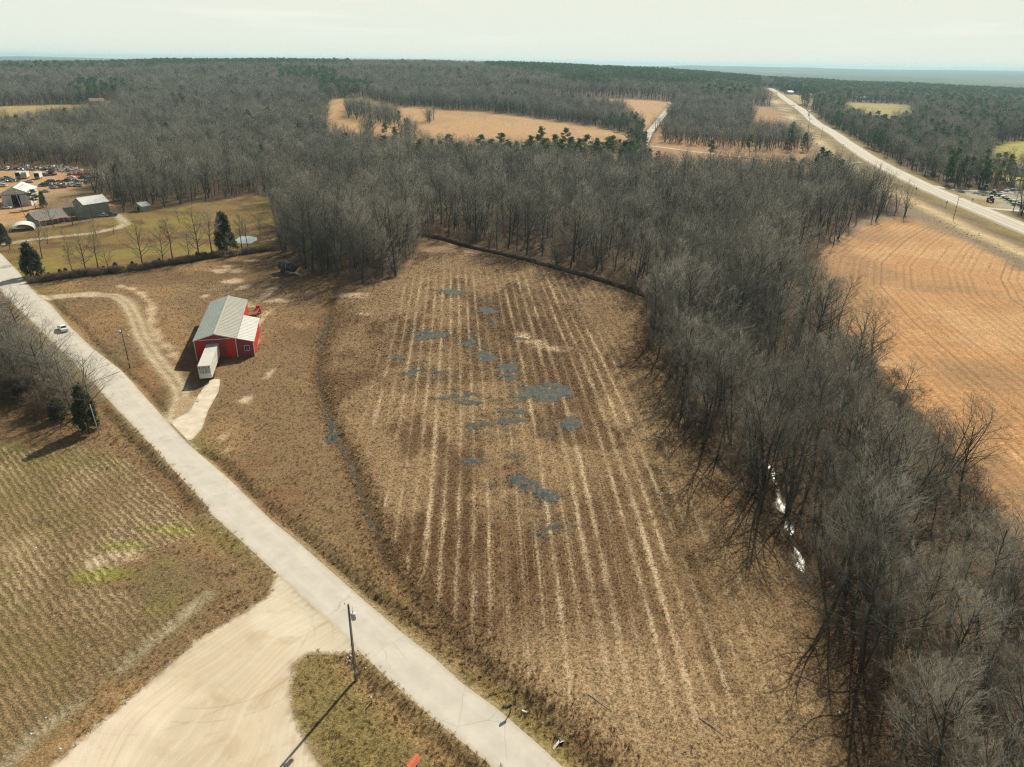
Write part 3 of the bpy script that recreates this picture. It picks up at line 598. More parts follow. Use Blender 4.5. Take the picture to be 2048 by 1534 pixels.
def concrete_mat():
    t = NT('concrete_slab'); o = t.pos(); n = t.noise(o, 0.5, 6, 0.7, 0.5); n2 = t.noise(o, 9, 3, 0.7)
    ed = t.attr('edge').outputs['Fac']
    c = t.mix(t.rng(n, 0.35, 0.65), (0.50, 0.42, 0.31), (0.66, 0.58, 0.44)); c = t.mix(t.rng(n2, 0.5, 0.75, 0, .3), c, (0.34, 0.27, 0.18))
    c = t.mix(t.rng(t.math('ADD', ed, t.math('MULTIPLY', t.math('SUBTRACT', n, 0.5), 2.5)), 0.5, -0.2, 0, 0.7), c, (0.36, 0.28, 0.17))
    return t.fin(c, 0.9, 0.2, n2, 0.2, 0.02)
M['drive'] = concrete_mat()
def water_mat(name, deep, mixg=0.0, rough=0.08, wav=0.3, ws=3.0, gcol=(0.12, 0.08, 0.05)):
    t = NT(name); o = t.pos(); n = t.noise(o, ws, 3, 0.6)
    bn = t.n('ShaderNodeBump', None, Strength=wav, Distance=0.05, Height=n)
    t.set(t.b.inputs['Base Color'], deep); t.set(t.b.inputs['Roughness'], rough); t.set(t.b.inputs['IOR'], 1.33); t.set(t.b.inputs['Specular IOR Level'], 0.5)
    t.t.links.new(bn.outputs[0], t.b.inputs['Normal'])
    if mixg:
        g = t.n('ShaderNodeBsdfDiffuse', None); m1 = t.noise(o, 1.0, 4, 0.6, 0.6); ms = t.n('ShaderNodeMapping', None, i0=o, Scale=(1.0, 0.28, 1)); m2 = t.noise(ms.outputs[0], 1.7, 4, 0.7)
        cc = t.mix(t.rng(t.noise(o, 3.5, 4, 0.7), 0.40, 0.68), gcol, (0.30, 0.21, 0.12)); t.set(g.inputs[0], cc)
        f = t.rng(t.math('ADD', t.math('MULTIPLY', m1, 0.5), t.math('MULTIPLY', m2, 0.5)), mixg, mixg+0.14)
        mx = t.n('ShaderNodeMixShader', None, i0=f); t.t.links.new(t.b.outputs[0], mx.inputs[1]); t.t.links.new(g.outputs[0], mx.inputs[2]); t.t.links.new(mx.outputs[0], t.o.inputs[0])
    return t.m
M['puddle'] = water_mat('puddle_water', (0.040, 0.072, 0.066), 0.46, 0.14, 0.06)
M['pond'] = water_mat('pond_water', (0.25, 0.30, 0.27), 0, 0.12, 0.15)
M['ditchw'] = water_mat('ditch_water', (0.055, 0.065, 0.05), 0.47, 0.14, 0.10)
M['creek'] = water_mat('creek_water', (0.16, 0.16, 0.12), 0.44, 0.20, 0.8, 5.0, (0.08, 0.05, 0.03))

# ------------------------------------------------------------------ cut the ground sheet into its named surfaces
I, J = np.meshgrid(np.arange(nxg-1), np.arange(nyg-1)); a = (J*nxg+I).ravel(); b = a+1; c_ = a+nxg+1; d_ = a+nxg
flip = (I+J).ravel() % 2 == 0
T1 = np.where(flip[:, None], np.stack([a, b, c_], 1), np.stack([a, b, d_], 1)); T2 = np.where(flip[:, None], np.stack([a, c_, d_], 1), np.stack([b, c_, d_], 1))
TR = np.concatenate([T1, T2])
regs = [('county_road', S_road, 'road'), ('gravel_yard', S_yard, 'yard'), ('driveway', S_drive, 'drive'), ('pond', S_pond, 'pond'),
        ('creek', S_creek, 'creek'), ('ditch_water', S_dwat, 'ditchw'), ('puddles', S_pud, 'puddle'),
        ('crop_field', S_field, 'field'), ('stubble_field', S_cropl, 'stub'), ('ploughed_field', S_plough, 'plough'), ('lawn', S_lawn, 'lawn'),
        ('dirt_lot', S_scrap, 'lawn'), ('hay_field', S_hay[0], 'lawn'), ('hay_field', S_hay[1], 'lawn'), ('hay_field', S_hay[2], 'lawn'), ('pasture', S_hay[3], 'lawn'), ('pasture', S_hay[4], 'lawn'), ('pasture', S_hay[5], 'lawn'), ('clearing', S_open, 'ground')]
SD = np.stack([r[1] for r in regs], 1)
SD = np.where(np.abs(SD) < 1e-4, 1e-4, SD)
A = np.concatenate([np.stack([X, Y, Z, straw, rowX, ramt], 1), C, SD], 1)
def emit(name, tris, mat, edge=None):
    u, inv = np.unique(tris, return_inverse=True); inv = inv.reshape(-1, 3); D = A[u]
    at = {'Col': np.clip(D[:, 6:9], 0, 1), 'straw': D[:, 3], 'row': D[:, 4], 'ramt': D[:, 5]}
    if edge is not None: at['edge'] = D[:, 9+edge]
    return link(name, np_mesh(name, D[:, :3], tris=inv, mats=[M[mat]], attrs=at, smooth=True))
LBL = {'county_road': 'pale worn two lane road running diagonally past the barn', 'gravel_yard': 'pale gravel apron with curving tyre marks beside the road'}
for k, (name, s, mat) in enumerate(regs):
    v = A[:, 9+k]; sg = v[TR] > 0; cnt = sg.sum(1)
    inn = TR[cnt == 3]; outt = TR[cnt == 0]; mixm = (cnt == 1) | (cnt == 2); mt = TR[mixm]; ms = sg[mixm]
    if len(mt):
        one = np.where(ms.sum(1) == 1, np.argmax(ms, 1), np.argmin(ms, 1)); ar = np.arange(len(mt))
        pa, pb, pc = mt[ar, one], mt[ar, (one+1) % 3], mt[ar, (one+2) % 3]
        N0 = len(A)
        def cut(p, q):
            lo = np.minimum(p, q); hi = np.maximum(p, q); return lo*np.int64(N0)+hi
        keys = np.concatenate([cut(pa, pb), cut(pa, pc)]); uk, iv = np.unique(keys, return_inverse=True)
        lo = (uk//N0).astype(int); hi = (uk % N0).astype(int); t = v[lo]/(v[lo]-v[hi]); new = A[lo]*(1-t[:, None])+A[hi]*t[:, None]; new[:, 9+k] = 0
        A = np.concatenate([A, new]); ids = iv+N0; ab, ac = ids[:len(mt)], ids[len(mt):]
        ta = np.stack([pa, ab, ac], 1); tb = np.concatenate([np.stack([ab, pb, pc], 1), np.stack([ab, pc, ac], 1)])
        aon = ms[ar, one]; aon2 = np.concatenate([aon, aon])
        inn = np.concatenate([inn, ta[aon], tb[~aon2]]); outt = np.concatenate([outt, ta[~aon], tb[aon2]])
    TR = outt
    if len(inn) == 0: continue
    tag(emit(name, inn, mat, k), kind='structure')
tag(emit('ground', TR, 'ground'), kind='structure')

# ------------------------------------------------------------------ highway and lanes as raised ribbons
def ribbon(name, pts, off0, off1, mat, lift, step=8.0, kind='structure', parent=None, jag=0.0):
    p = np.asarray(pts)[:, :2]; seg = np.linalg.norm(np.diff(p, axis=0), axis=1); L = np.concatenate([[0], np.cumsum(seg)]); n = max(int(L[-1]/step), 4)
    s = np.linspace(0, L[-1], n+1); x = np.interp(s, L, p[:, 0]); y = np.interp(s, L, p[:, 1])
    for _ in range(3):
        x[1:-1] = (x[:-2]+2*x[1:-1]+x[2:])/4; y[1:-1] = (y[:-2]+2*y[1:-1]+y[2:])/4
    tx = np.gradient(x); ty = np.gradient(y); l = np.hypot(tx, ty); nx, ny = ty/l, -tx/l
    zc = np.maximum.reduce([ground_z(x+nx*o, y+ny*o) for o in (-4.5, -2.5, 0, 2.5, 4.5)])
    j0 = (fbm(s, s*0, 0.3, 3)-0.5)*jag; j1 = (fbm(s, s*0+50, 0.3, 5)-0.5)*jag
    V = []; E = []
    offs = np.linspace(off0, off1, 5)
    for q, o in enumerate(offs):
        oo = o+(j0 if q == 0 else (j1 if q == 4 else 0)); V.append(np.stack([x+nx*oo, y+ny*oo, zc+lift], 1)); E.append(np.full(n+1, min(o-off0, off1-o)))
    V.append(np.stack([x+nx*(off0-0.4), y+ny*(off0-0.4), zc+lift-0.6], 1)); V.insert(5, V.pop()); E.append(np.zeros(n+1))
    V.append(np.stack([x+nx*(off1+0.4), y+ny*(off1+0.4), zc+lift-0.6], 1)); E.append(np.zeros(n+1))
    V = np.array(V); order = [5, 0, 1, 2, 3, 4, 6]; V = V[order].reshape(-1, 3); E = np.array(E)[order].ravel()
    m = n+1; q = []
    for r in range(6):
        i = np.arange(n); q.append(np.stack([r*m+i, (r+1)*m+i, (r+1)*m+i+1, r*m+i+1], 1))
    o = link(name, np_mesh(name, V, quads=np.concatenate(q), mats=[mat], attrs={'edge': E}, smooth=False), parent)
    if kind: tag(o, kind=kind)
    return o
M['hwy'] = road_mat('highway_asphalt', (0.44, 0.40, 0.325)); M['lane'] = road_mat('lane_surface', (0.47, 0.44, 0.38)); M['white'] = plain('road_paint_white', (0.72, 0.70, 0.62), 0.7, var=0.2, sc=4)
M['yel'] = plain('road_paint_yellow', (0.60, 0.40, 0.10), 0.7, var=0.2, sc=4)
ribbon('highway', HWY_C, -6.6, 6.6, M['hwy'], 0.12)
for nm, o, w, m in (('edge_line', -3.75, .16, 'white'), ('edge_line', 3.75, .16, 'white'), ('centre_line', -.2, .14, 'yel'), ('centre_line', .2, .14, 'yel')):
    ribbon(nm, HWY_C, o-w, o+w, M[m], 0.124)
ribbon('lane', LANE, -3.6, 3.6, M['lane'], 0.10, jag=1.0); ribbon('lane', SIDE, -2.2, 2.2, M['lane'], 0.10, jag=1.0)
M['lotr'] = road_mat('lot_drive_surface', (0.50, 0.46, 0.36))
ribbon('lane', Wn([(1840, 373), (1875, 378), (1930, 381), (1985, 386), (2030, 384), (2100, 382)]), -3.2, 3.2, M['lotr'], 0.09, jag=1.0)
ribbon('lane', Wn([(1960, 418), (1990, 421), (2060, 423), (2140, 425)]), -2.8, 2.8, M['lotr'], 0.09, jag=1.0)

# ------------------------------------------------------------------ trees
def bark_mat(name, c0, c1, rough=0.9, moss=0.0):
    t = NT(name); o = t.obj(); oi = t.n('ShaderNodeObjectInfo'); r = oi.outputs['Random']
    n = t.noise(t.n('ShaderNodeMapping', None, i0=o, Scale=(1, 1, 0.25)).outputs[0], 3.0, 4, 0.7)
    c = t.mix(r, c0, c1); c = t.mix(1.0, c, t.n('ShaderNodeCombineColor', None, i0=t.rng(n, .3, .7, .6, 1.3), i1=t.rng(n, .3, .7, .6, 1.3), i2=t.rng(n, .3, .7, .62, 1.25)).outputs[0], 'MULTIPLY')
    return t.fin(c, rough, 0.15)
M['bark'] = bark_mat('grey_brown_bark', (0.055, 0.052, 0.040), (0.115, 0.115, 0.088))
M['twig'] = bark_mat('bare_twigs', (0.075, 0.070, 0.055), (0.35, 0.335, 0.262))
M['brush'] = bark_mat('reddish_brush', (0.17, 0.115, 0.08), (0.25, 0.19, 0.13))
def leaf_mat(name, c0, c1):
    t = NT(name); oi = t.n('ShaderNodeObjectInfo'); at = t.attr('v').outputs['Fac']
    c = t.mix(oi.outputs['Random'], c0, c1); c = t.mix(t.rng(at, 0, 1), c, [v*2.0 for v in c1])
    t.set(t.b.inputs['Base Color'], c); t.set(t.b.inputs['Roughness'], 0.7); t.set(t.b.inputs['Specular IOR Level'], 0.25)
    tr = t.n('ShaderNodeBsdfTranslucent', None, i0=c); mx = t.n('ShaderNodeMixShader', None, i0=0.3)
    t.t.links.new(t.b.outputs[0], mx.inputs[1]); t.t.links.new(tr.outputs[0], mx.inputs[2]); t.t.links.new(mx.outputs[0], t.o.inputs[0]); return t.m
M['needle'] = leaf_mat('pine_needles', (0.036, 0.080, 0.032), (0.075, 0.115, 0.034))
M['pineleaf'] = leaf_mat('olive_pine_needles', (0.055, 0.092, 0.034), (0.095, 0.125, 0.042))
M['cedar'] = leaf_mat('cedar_foliage', (0.030, 0.042, 0.018), (0.050, 0.055, 0.024))

def unit(v): return v/(np.linalg.norm(v, axis=-1, keepdims=True)+1e-9)
def frames(d):
    h = np.where(np.abs(d[:, 2:3]) < 0.9, np.array([[0, 0, 1.0]]), np.array([[1.0, 0, 0]])); a = unit(np.cross(d, h)); return a, np.cross(d, a)
def tubes(P0, P1, R0, R1, k):
    P0, P1, R0, R1 = map(np.asarray, (P0, P1, R0, R1)); d = unit(P1-P0); a, b = frames(d); n = len(P0)
    ang = 2*np.pi*np.arange(k)/k; cs = np.cos(ang)[None, :, None]; sn = np.sin(ang)[None, :, None]
    o = a[:, None]*cs+b[:, None]*sn
    V = np.concatenate([P0[:, None]+o*R0[:, None, None], P1[:, None]+o*R1[:, None, None]], 1).reshape(-1, 3)
    i = np.arange(k); j = (i+1) % k; q = np.stack([i, j, k+j, k+i], 1)[None]+(np.arange(n)*2*k)[:, None, None]
    return V, q.reshape(-1, 4)
def spikes(P0, P1, R0):
    P0, P1, R0 = map(np.asarray, (P0, P1, R0)); d = unit(P1-P0); a, b = frames(d); n = len(P0)
    ang = 2*np.pi*np.arange(3)/3; o = a[:, None]*np.cos(ang)[None, :, None]+b[:, None]*np.sin(ang)[None, :, None]
    V = np.concatenate([P0[:, None]+o*R0[:, None, None], P1[:, None]], 1).reshape(-1, 3)
    f = np.array([[0, 1, 3], [1, 2, 3], [2, 0, 3]])[None]+(np.arange(n)*4)[:, None, None]
    return V, f.reshape(-1, 3)
def rotv(d, ang, az):
    a, b = frames(d[None]); return unit(d*math.cos(ang)+(a[0]*math.cos(az)+b[0]*math.sin(az))*math.sin(ang))
def bare_tree(seed, H, form='forest', nlimb=20, nsub=7, ntw=6, nt2=3, tw=1.0, spread=1.0):
    """returns limb segments and twig segments of a leafless tree"""
    r = np.random.default_rng(seed); S = []; T = []
    f0 = {'forest': 0.45, 'open': 0.2, 'multi': 0.18, 'slim': 0.5}[form]
    def poly(p, d, L, n, r0, r1, curl, upb):
        pts = [p]; q = p; ds = [d]
        for i in range(n):
            d = unit(d+r.normal(0, curl, 3)+np.array([0, 0, upb])); q = q+d*L/n; pts.append(q); ds.append(d)
        for i in range(n): S.append((pts[i], pts[i+1], r0+(r1-r0)*i/n, r0+(r1-r0)*(i+1)/n))
        return pts, ds
    stems = 1 if form != 'multi' else int(r.integers(2, 5)); R = H*0.0135*(1.15 if stems == 1 else 0.8)
    for sidx in range(stems):
        az0 = r.uniform(0, 6.28); lean = r.uniform(0, 0.06) if stems == 1 else r.uniform(0.15, 0.38)
        d0 = unit(np.array([math.cos(az0)*lean, math.sin(az0)*lean, 1.0])); hh = H*r.uniform(0.85, 1.0)
        pts, ds = poly(np.array([0, 0, -0.3]), d0, hh*0.93, 9, R, R*0.16, 0.045, 0.03)
        az = r.uniform(0, 6.28); nl = max(6, nlimb//(1 if stems == 1 else 2))
        for li in range(nl):
            f = f0+(0.97-f0)*((li+r.uniform(0, 0.9))/nl); k = f*9; i = min(int(k), 8); p = pts[i]*(1-(k-i))+pts[i+1]*(k-i); az += 2.4+r.uniform(-.5, .5)
            tt = (f-f0)/(1-f0); ang = rad(np.interp(tt, [0, 1], [68, 28])+r.uniform(-10, 10))
            L = H*spread*(0.40 if form in ('forest',) else 0.44 if form != 'slim' else 0.22)*(1.0-0.45*tt)*(0.55+0.45*min(1, tt*5+0.25))*r.uniform(0.75, 1.2)
            rl = R*(1-0.75*f)*0.5
            lp, ld = poly(p, rotv(ds[i], ang, az), L, 4, rl, rl*0.3, 0.13, 0.10)
            for si in range(nsub):
                g = 0.22+0.78*(si+r.uniform(0, 1))/nsub; kk = g*4; q = min(int(kk), 3); p2 = lp[q]*(1-(kk-q))+lp[q+1]*(kk-q)
                L2 = L*0.50*(1.1-0.5*g)*r.uniform(0.7, 1.25)
                d2 = rotv(ld[q], rad(r.uniform(25, 60)), r.uniform(0, 6.28)); d2 = unit(d2+np.array([0, 0, 0.22])); m2 = p2+d2*L2*0.5; d3 = unit(d2+r.normal(0, 0.22, 3)+np.array([0, 0, 0.1])); e2 = m2+d3*L2*0.5
                r2 = max(rl*0.26, 0.014*tw); T.append((p2, m2, r2)); T.append((m2-d2*0.02, e2, r2*0.75))
                for ti in range(ntw):
                    h = 0.15+0.85*(ti+r.uniform(0, 1))/ntw; p3 = p2+(m2-p2)*h*2 if h < 0.5 else m2+(e2-m2)*(h-0.5)*2
                    d4 = rotv(d2 if h < 0.5 else d3, rad(r.uniform(20, 55)), r.uniform(0, 6.28)); d4 = unit(d4+np.array([0, 0, 0.15])); L3 = r.uniform(0.7, 1.5)*(H/20)**0.5
                    e3 = p3+d4*L3; T.append((p3, e3, 0.0125*tw))
                    for _ in range(nt2):
                        p4 = p3+d4*L3*r.uniform(0.2, 0.9); d5 = rotv(d4, rad(r.uniform(20, 50)), r.uniform(0, 6.28)); T.append((p4, p4+d5*L3*r.uniform(0.4, 0.75), 0.0085*tw))
    S = [np.array([s[i] for s in S]) for i in range(4)]; T = [np.array([s[i] for s in T]) for i in range(3)]
    return S, T
def tree_meshes(name, seed, H, **kw):
    S, T = bare_tree(seed, H, **kw); V, q = tubes(*S, 5); big = S[2] > 0.045
    me1 = np_mesh(name+'_trunk', V, quads=q, mats=[M['bark']], smooth=True)
    V2, t2 = spikes(*T); me2 = np_mesh(name+'_crown', V2, tris=t2, mats=[M['twig']], smooth=True)
    return me1, me2, (V, q, V2, t2)
NEARV = []; FARV = []
forms = [('forest', 1.0), ('forest', 1.15), ('multi', 1.0), ('open', 0.9), ('forest', 0.85), ('slim', 1.0), ('open', 1.1), ('multi', 1.2)]
for i, (fm, spd) in enumerate(forms):
    NEARV.append(tree_meshes('bare_tree', 100+i, 20.0, form=fm, spread=spd, nlimb=19 if fm != 'slim' else 15, nsub=8, ntw=6, nt2=3, tw=1.0)[:2])
def joined(name, dat, mats):
    V, q, V2, t2 = dat; me = np_mesh(name, np.concatenate([V2, V]), tris=t2, quads=q+len(V2), mats=mats, matidx=[1]*len(t2)+[0]*len(q), smooth=True); return me
bank = bpy.data.collections.new('growth_forms'); bank_near = bpy.data.collections.new('growth_forms_near'); bank_far = bpy.data.collections.new('growth_forms_far')
def reg(coll, nm, me): o = bpy.data.objects.new(nm, me); coll.objects.link(o); return o
for i, (fm, spd) in enumerate(forms):
    _, _, dat = tree_meshes('b', 300+i, 20.0, form=fm, spread=spd, nlimb=15, nsub=6, ntw=5, nt2=2, tw=1.45)
    reg(bank_near, 'form_%02d' % i, joined('bare_tree_mid', dat, [M['bark'], M['twig']]))
for i, (fm, spd) in enumerate(forms[:6]):
    _, _, dat = tree_meshes('b', 500+i, 20.0, form=fm, spread=spd*1.05, nlimb=12, nsub=4, ntw=4, nt2=1, tw=4.2)
    reg(bank_far, 'form_%02d' % i, joined('bare_tree_far', dat, [M['bark'], M['twig']]))
def leafcloud(C0, size, r, up=0.3, val=None):
    n = len(C0); a = unit(r.normal(0, 1, (n, 3))); b = unit(np.cross(a, unit(r.normal(0, 1, (n, 3))))); s = size*r.uniform(0.6, 1.3, (n, 1))
    V = np.stack([C0-a*s*0.5-b*s*0.35, C0+a*s*0.6, C0-a*s*0.4+b*s*0.4], 1).reshape(-1, 3); return V, np.arange(3*n).reshape(-1, 3), np.repeat(r.uniform(0, 1, n)**2.5, 3)
def cedar_dat(seed, H, rw, n, size, conical=0.6):
    r = np.random.default_rng(seed); nb = 120; cents = []
    for i in range(nb):
        h = r.uniform(0.06, 1.0)**0.85; prof = (1-h)**conical*(min(1, h*5+0.35)); ang = r.uniform(0, 6.28); q = r.uniform(0.55, 1.0)
        cents.append((math.cos(ang)*rw*prof*q, math.sin(ang)*rw*prof*q, h*H))
    cents = np.array(cents); k = r.integers(0, nb, n); C0 = cents[k]+r.normal(0, 1, (n, 3))*np.array([0.10*rw, 0.10*rw, 0.045*H])
    V, t, v = leafcloud(C0, size, r); Vt, q = tubes([[0, 0, -0.3]], [[0, 0, H*0.8]], [H*0.018], [0.03], 6); return V, t, v, Vt, q
def pine_dat(seed, H, n, size, rw=0.16, f0=0.42):
    r = np.random.default_rng(seed); S = []; cents = []
    pts = [np.array([0, 0, -0.3])]; 
    for i in range(6): pts.append(pts[-1]+np.array([r.normal(0, .12), r.normal(0, .12), H/6.1]))
    for i in range(6): S.append((pts[i], pts[i+1], H*0.012*(1-i/7), H*0.012*(1-(i+1)/7)))
    for i in range(26):
        f = f0+(1-f0)*(i/26)+r.uniform(0, .02); k = min(f*6, 5.99); p = pts[int(k)]*(1-k % 1)+pts[int(k)+1]*(k % 1); t = (f-f0)/(1-f0)
        az = r.uniform(0, 6.28); L = H*rw*(0.35+0.75*math.sin(math.pi*min(1, t*0.85+.15)))*r.uniform(0.5, 1.2); d = unit(np.array([math.cos(az), math.sin(az), r.uniform(0.1, 0.6)])); e = p+d*L
        S.append((p, e, 0.05, 0.015))
        for g in (0.6, 0.95): cents.append(p+d*L*g)
    cents.append(pts[-1]); cents = np.array(cents); k = r.integers(0, len(cents), n); C0 = cents[k]+r.normal(0, 1, (n, 3))*H*np.array([0.026, 0.026, 0.018])
    V, t, v = leafcloud(C0, size, r); S = [np.array([s[i] for s in S]) for i in range(4)]; Vt, q = tubes(*S, 5); return V, t, v, Vt, q
def leafy_join(name, dat, mat):
    V, t, v, Vt, q = dat; return np_mesh(name, np.concatenate([V, Vt]), tris=t, quads=q+len(V), mats=[mat, M['bark']], matidx=[0]*len(t)+[1]*len(q), attrs={'v': np.concatenate([v, np.zeros(len(Vt))])})
bank_pine = bpy.data.collections.new('growth_forms_pine')
for i in range(4): reg(bank_pine, 'form_%02d' % i, leafy_join('pine_far', pine_dat(700+i, 20, 420, 1.25, 0.17+0.03*(i % 2), 0.3), M['needle']))
PINEV = [pine_dat(720+i, 20, 2200, 0.62) for i in range(3)]
CEDARV = [cedar_dat(740+i, 10, 3.4, 7000, 0.42, 0.55) for i in range(2)]
CEDARS = cedar_dat(745, 4, 1.5, 2200, 0.26, 0.45)
def leafy_parts(dat, mat):
    V, t, v, Vt, q = dat; return np_mesh('evergreen_crown', V, tris=t, mats=[mat], attrs={'v': v}), np_mesh('evergreen_trunk', Vt, quads=q, mats=[M['bark']], smooth=True)
PINEM = [leafy_parts(d, M['pineleaf']) for d in PINEV]; CEDARM = [leafy_parts(d, M['cedar']) for d in CEDARV]; CEDARSM = leafy_parts(CEDARS, M['cedar'])

def plant(name, me_trunk, me_crown, loc, scale, rz, label, cat, group=None, tilt=(0, 0)):
    e = empty(name, loc, rz, label, cat, group); e.scale = scale if hasattr(scale, '__len__') else (scale,)*3; e.rotation_euler = (tilt[0], tilt[1], rz)
    t = link('trunk', me_trunk, e); c = link('crown', me_crown, e); return e

def instancer(name, coll, pts, rot, scl, idx, label, cat, tint=None, group=None, plural=None):
    me = bpy.data.meshes.new(name); n = len(pts); me.vertices.add(n); me.vertices.foreach_set('co', np.asarray(pts, np.float32).ravel())
    a = me.attributes.new('rot', 'FLOAT_VECTOR', 'POINT'); a.data.foreach_set('vector', np.asarray(rot, np.float32).ravel())
    a = me.attributes.new('scl', 'FLOAT_VECTOR', 'POINT'); a.data.foreach_set('vector', np.asarray(scl, np.float32).ravel())
    a = me.attributes.new('vi', 'INT', 'POINT'); a.data.foreach_set('value', np.asarray(idx, np.int32))
    if tint is not None:
        a = me.attributes.new('tint', 'FLOAT_COLOR', 'POINT'); a.data.foreach_set('color', np.concatenate([np.asarray(tint, np.float32), np.ones((n, 1), np.float32)], 1).ravel())
    o = link(name, me); g = bpy.data.node_groups.new(name, 'GeometryNodeTree')
    g.interface.new_socket('Geometry', in_out='INPUT', socket_type='NodeSocketGeometry'); g.interface.new_socket('Geometry', in_out='OUTPUT', socket_type='NodeSocketGeometry')
    gi = g.nodes.new('NodeGroupInput'); go = g.nodes.new('NodeGroupOutput'); ip = g.nodes.new('GeometryNodeInstanceOnPoints'); ci = g.nodes.new('GeometryNodeCollectionInfo')
    ci.inputs[0].default_value = coll; ci.inputs[1].default_value = True; ci.inputs[2].default_value = True
    ip.inputs['Pick Instance'].default_value = True
    def na(nm, ty):
        nd = g.nodes.new('GeometryNodeInputNamedAttribute'); nd.data_type = ty; nd.inputs[0].default_value = nm; return nd.outputs[0]
    L = g.links.new; L(gi.outputs[0], ip.inputs['Points']); L(ci.outputs[0], ip.inputs['Instance']); L(na('vi', 'INT'), ip.inputs['Instance Index'])
    e2r = g.nodes.new('FunctionNodeEulerToRotation'); L(na('rot', 'FLOAT_VECTOR'), e2r.inputs[0]); L(e2r.outputs[0], ip.inputs['Rotation']); L(na('scl', 'FLOAT_VECTOR'), ip.inputs['Scale']); L(ip.outputs[0], go.inputs[0])
    md = o.modifiers.new('scatter', 'NODES'); md.node_group = g
    tag(o, label, cat, group, 'stuff'); return o

# --- where trees stand
def cand(r0, r1, cell, seed):
    r = np.random.default_rng(seed); A0 = math.atan(0.78); xs = np.arange(-r1*0.80, r1*0.80, cell); ys = np.arange(20, r1, cell)
    x, y = np.meshgrid(xs, ys); x = (x+r.uniform(-.48, .48, x.shape)*cell).ravel(); y = (y+r.uniform(-.48, .48, y.shape)*cell).ravel()
    d = np.hypot(x, y); k = (d >= r0) & (d < r1) & (np.abs(x) < y*0.74+14); return x[k], y[k]
def grid_at(arr, x, y):
    i = np.clip(np.searchsorted(gx, x)-1, 0, nxg-2); j = np.clip(np.searchsorted(gy, y)-1, 0, nyg-2); return arr.reshape(nyg, nxg)[j, i]
far_polys = [HAY1, HAY2, HAY3, HAY4, HAY5, HAY6, HAY7, PLOUGH, LOT]
def clear_mask(x, y, m=0.0):
    ok = sd_poly(x, y, OPEN) < -m
    for p in far_polys: ok &= sd_poly(x, y, p) < -m
    d, t = d_line(x, y, HWY_C); hc = HWY_C[:, :2]; sid = np.zeros(len(x))
    for i in range(len(hc)-1):
        a, b = hc[i], hc[i+1]; L = np.linalg.norm(b-a); e = (b-a)/L; tt = (x-a[0])*e[0]+(y-a[1])*e[1]; s_ = (x-a[0])*e[1]-(y-a[1])*e[0]; kk = (tt > -3) & (tt < L+3); sid[kk] = s_[kk]
    for p in GROVES: ok |= sd_poly(x, y, p) > 0
    ok &= ~((d < 15) | ((d < 40) & (sid < 0)))
    ok &= d_line(x, y, LANE)[0] > 6; ok &= d_line(x, y, SIDE)[0] > 4
    return ok
xn, yn = cand(30, 470, 5.15, 1); k = clear_mask(xn, yn) & ~((xn < 20) & (yn < 90)) & ~((yn < 72) & (xn < 35.5)); xn, yn = xn[k], yn[k]
k = (d_line(xn, yn, CREEK)[0] > 1.8) & (d_line(xn, yn, WDITCH)[0] > 1.6); xn, yn = xn[k], yn[k]
r = np.random.default_rng(5)
# the wood thins to scattered stems in the gap beyond the field's far end
gap = sd_poly(xn, yn, Wn([(790, 520), (850, 400), (1000, 400), (1330, 500), (1300, 610), (1180, 560), (940, 500), (850, 490)])) > 0
k = ~gap | (r.uniform(0, 1, len(xn)) < 0.55); xn, yn = xn[k], yn[k]
base_h = np.interp(np.hypot(xn, yn), [0, 190, 240, 330, 460], [17.5, 19.0, 22.0, 18.5, 15.5])
de = -sd_poly(xn, yn, PLOUGH); base_h = np.where(de < 14, base_h*0.85, base_h)
k = (de > 15) | (r.uniform(0, 1, len(xn)) < 0.35); xn, yn, base_h = xn[k], yn[k], base_h[k]
Hn = base_h*(0.78+0.5*fbm(xn, yn, 1/60., 7, 3))*r.uniform(0.48, 1.22, len(xn))
Hn *= np.where(r.uniform(0, 1, len(xn)) < 0.2, 0.6, 1.0)
print('near trees', len(xn))
sx, sy, sc_ = Q(np.stack([xn, yn, np.zeros(len(xn))], 1)).T; tq = Q(np.stack([xn, yn, Hn], 1))
vis = (sx > -40) & (sx < 2090) & (tq[:, 1] < 1600)
size = np.where(vis, sy-tq[:, 1], 0); order = np.argsort(-size); NIND = 262
marks = [('the dark ditch beyond the crop field', (1080, 530)), ('the glinting creek stretch', (1560, 1000)), ('the lower bend of the creek', (1640, 1290)),
         ('the left corner of the orange field', (1640, 545)), ('the long edge of the orange field', (1850, 790)), ('the near end of the orange field', (2010, 980)),
         ('the wooded point behind the barn', (700, 555)), ('the dark tank trailer', (585, 540)), ('the far right field corner', (1310, 610)), ('the field margin by the puddles', (1380, 820)),
         ('the nearest crop field corner', (1640, 1480)), ('the middle of the creekside wood', (1800, 1200)), ('the wood in the lower right corner', (1950, 1420))]
mw = Wn([m[1] for m in marks])
dirs = ['behind', 'beyond and to the right of', 'just right of', 'in front and right of', 'in front of', 'in front and left of', 'just left of', 'beyond and to the left of']
fname = ['clear-stemmed', 'wide-crowned', 'low-forking', 'heavy-limbed', 'narrow-crowned', 'slim', 'spreading', 'many-stemmed']
def place_bare(x, y, H, v, label, group, rz=None, ws=1.0):
    s = H/20.0; me = NEARV[v]; r_ = random.uniform(0, 6.28) if rz is None else rz
    e = plant('bare_tree', me[0], me[1], (x, y, gz(x, y)), (s*ws, s*ws, s), r_, label, 'tree', group, (random.uniform(-.04, .04), random.uniform(-.04, .04)))
    return e
_o = 'first second third fourth fifth sixth seventh eighth ninth tenth eleventh twelfth thirteenth fourteenth fifteenth sixteenth seventeenth eighteenth nineteenth'.split()
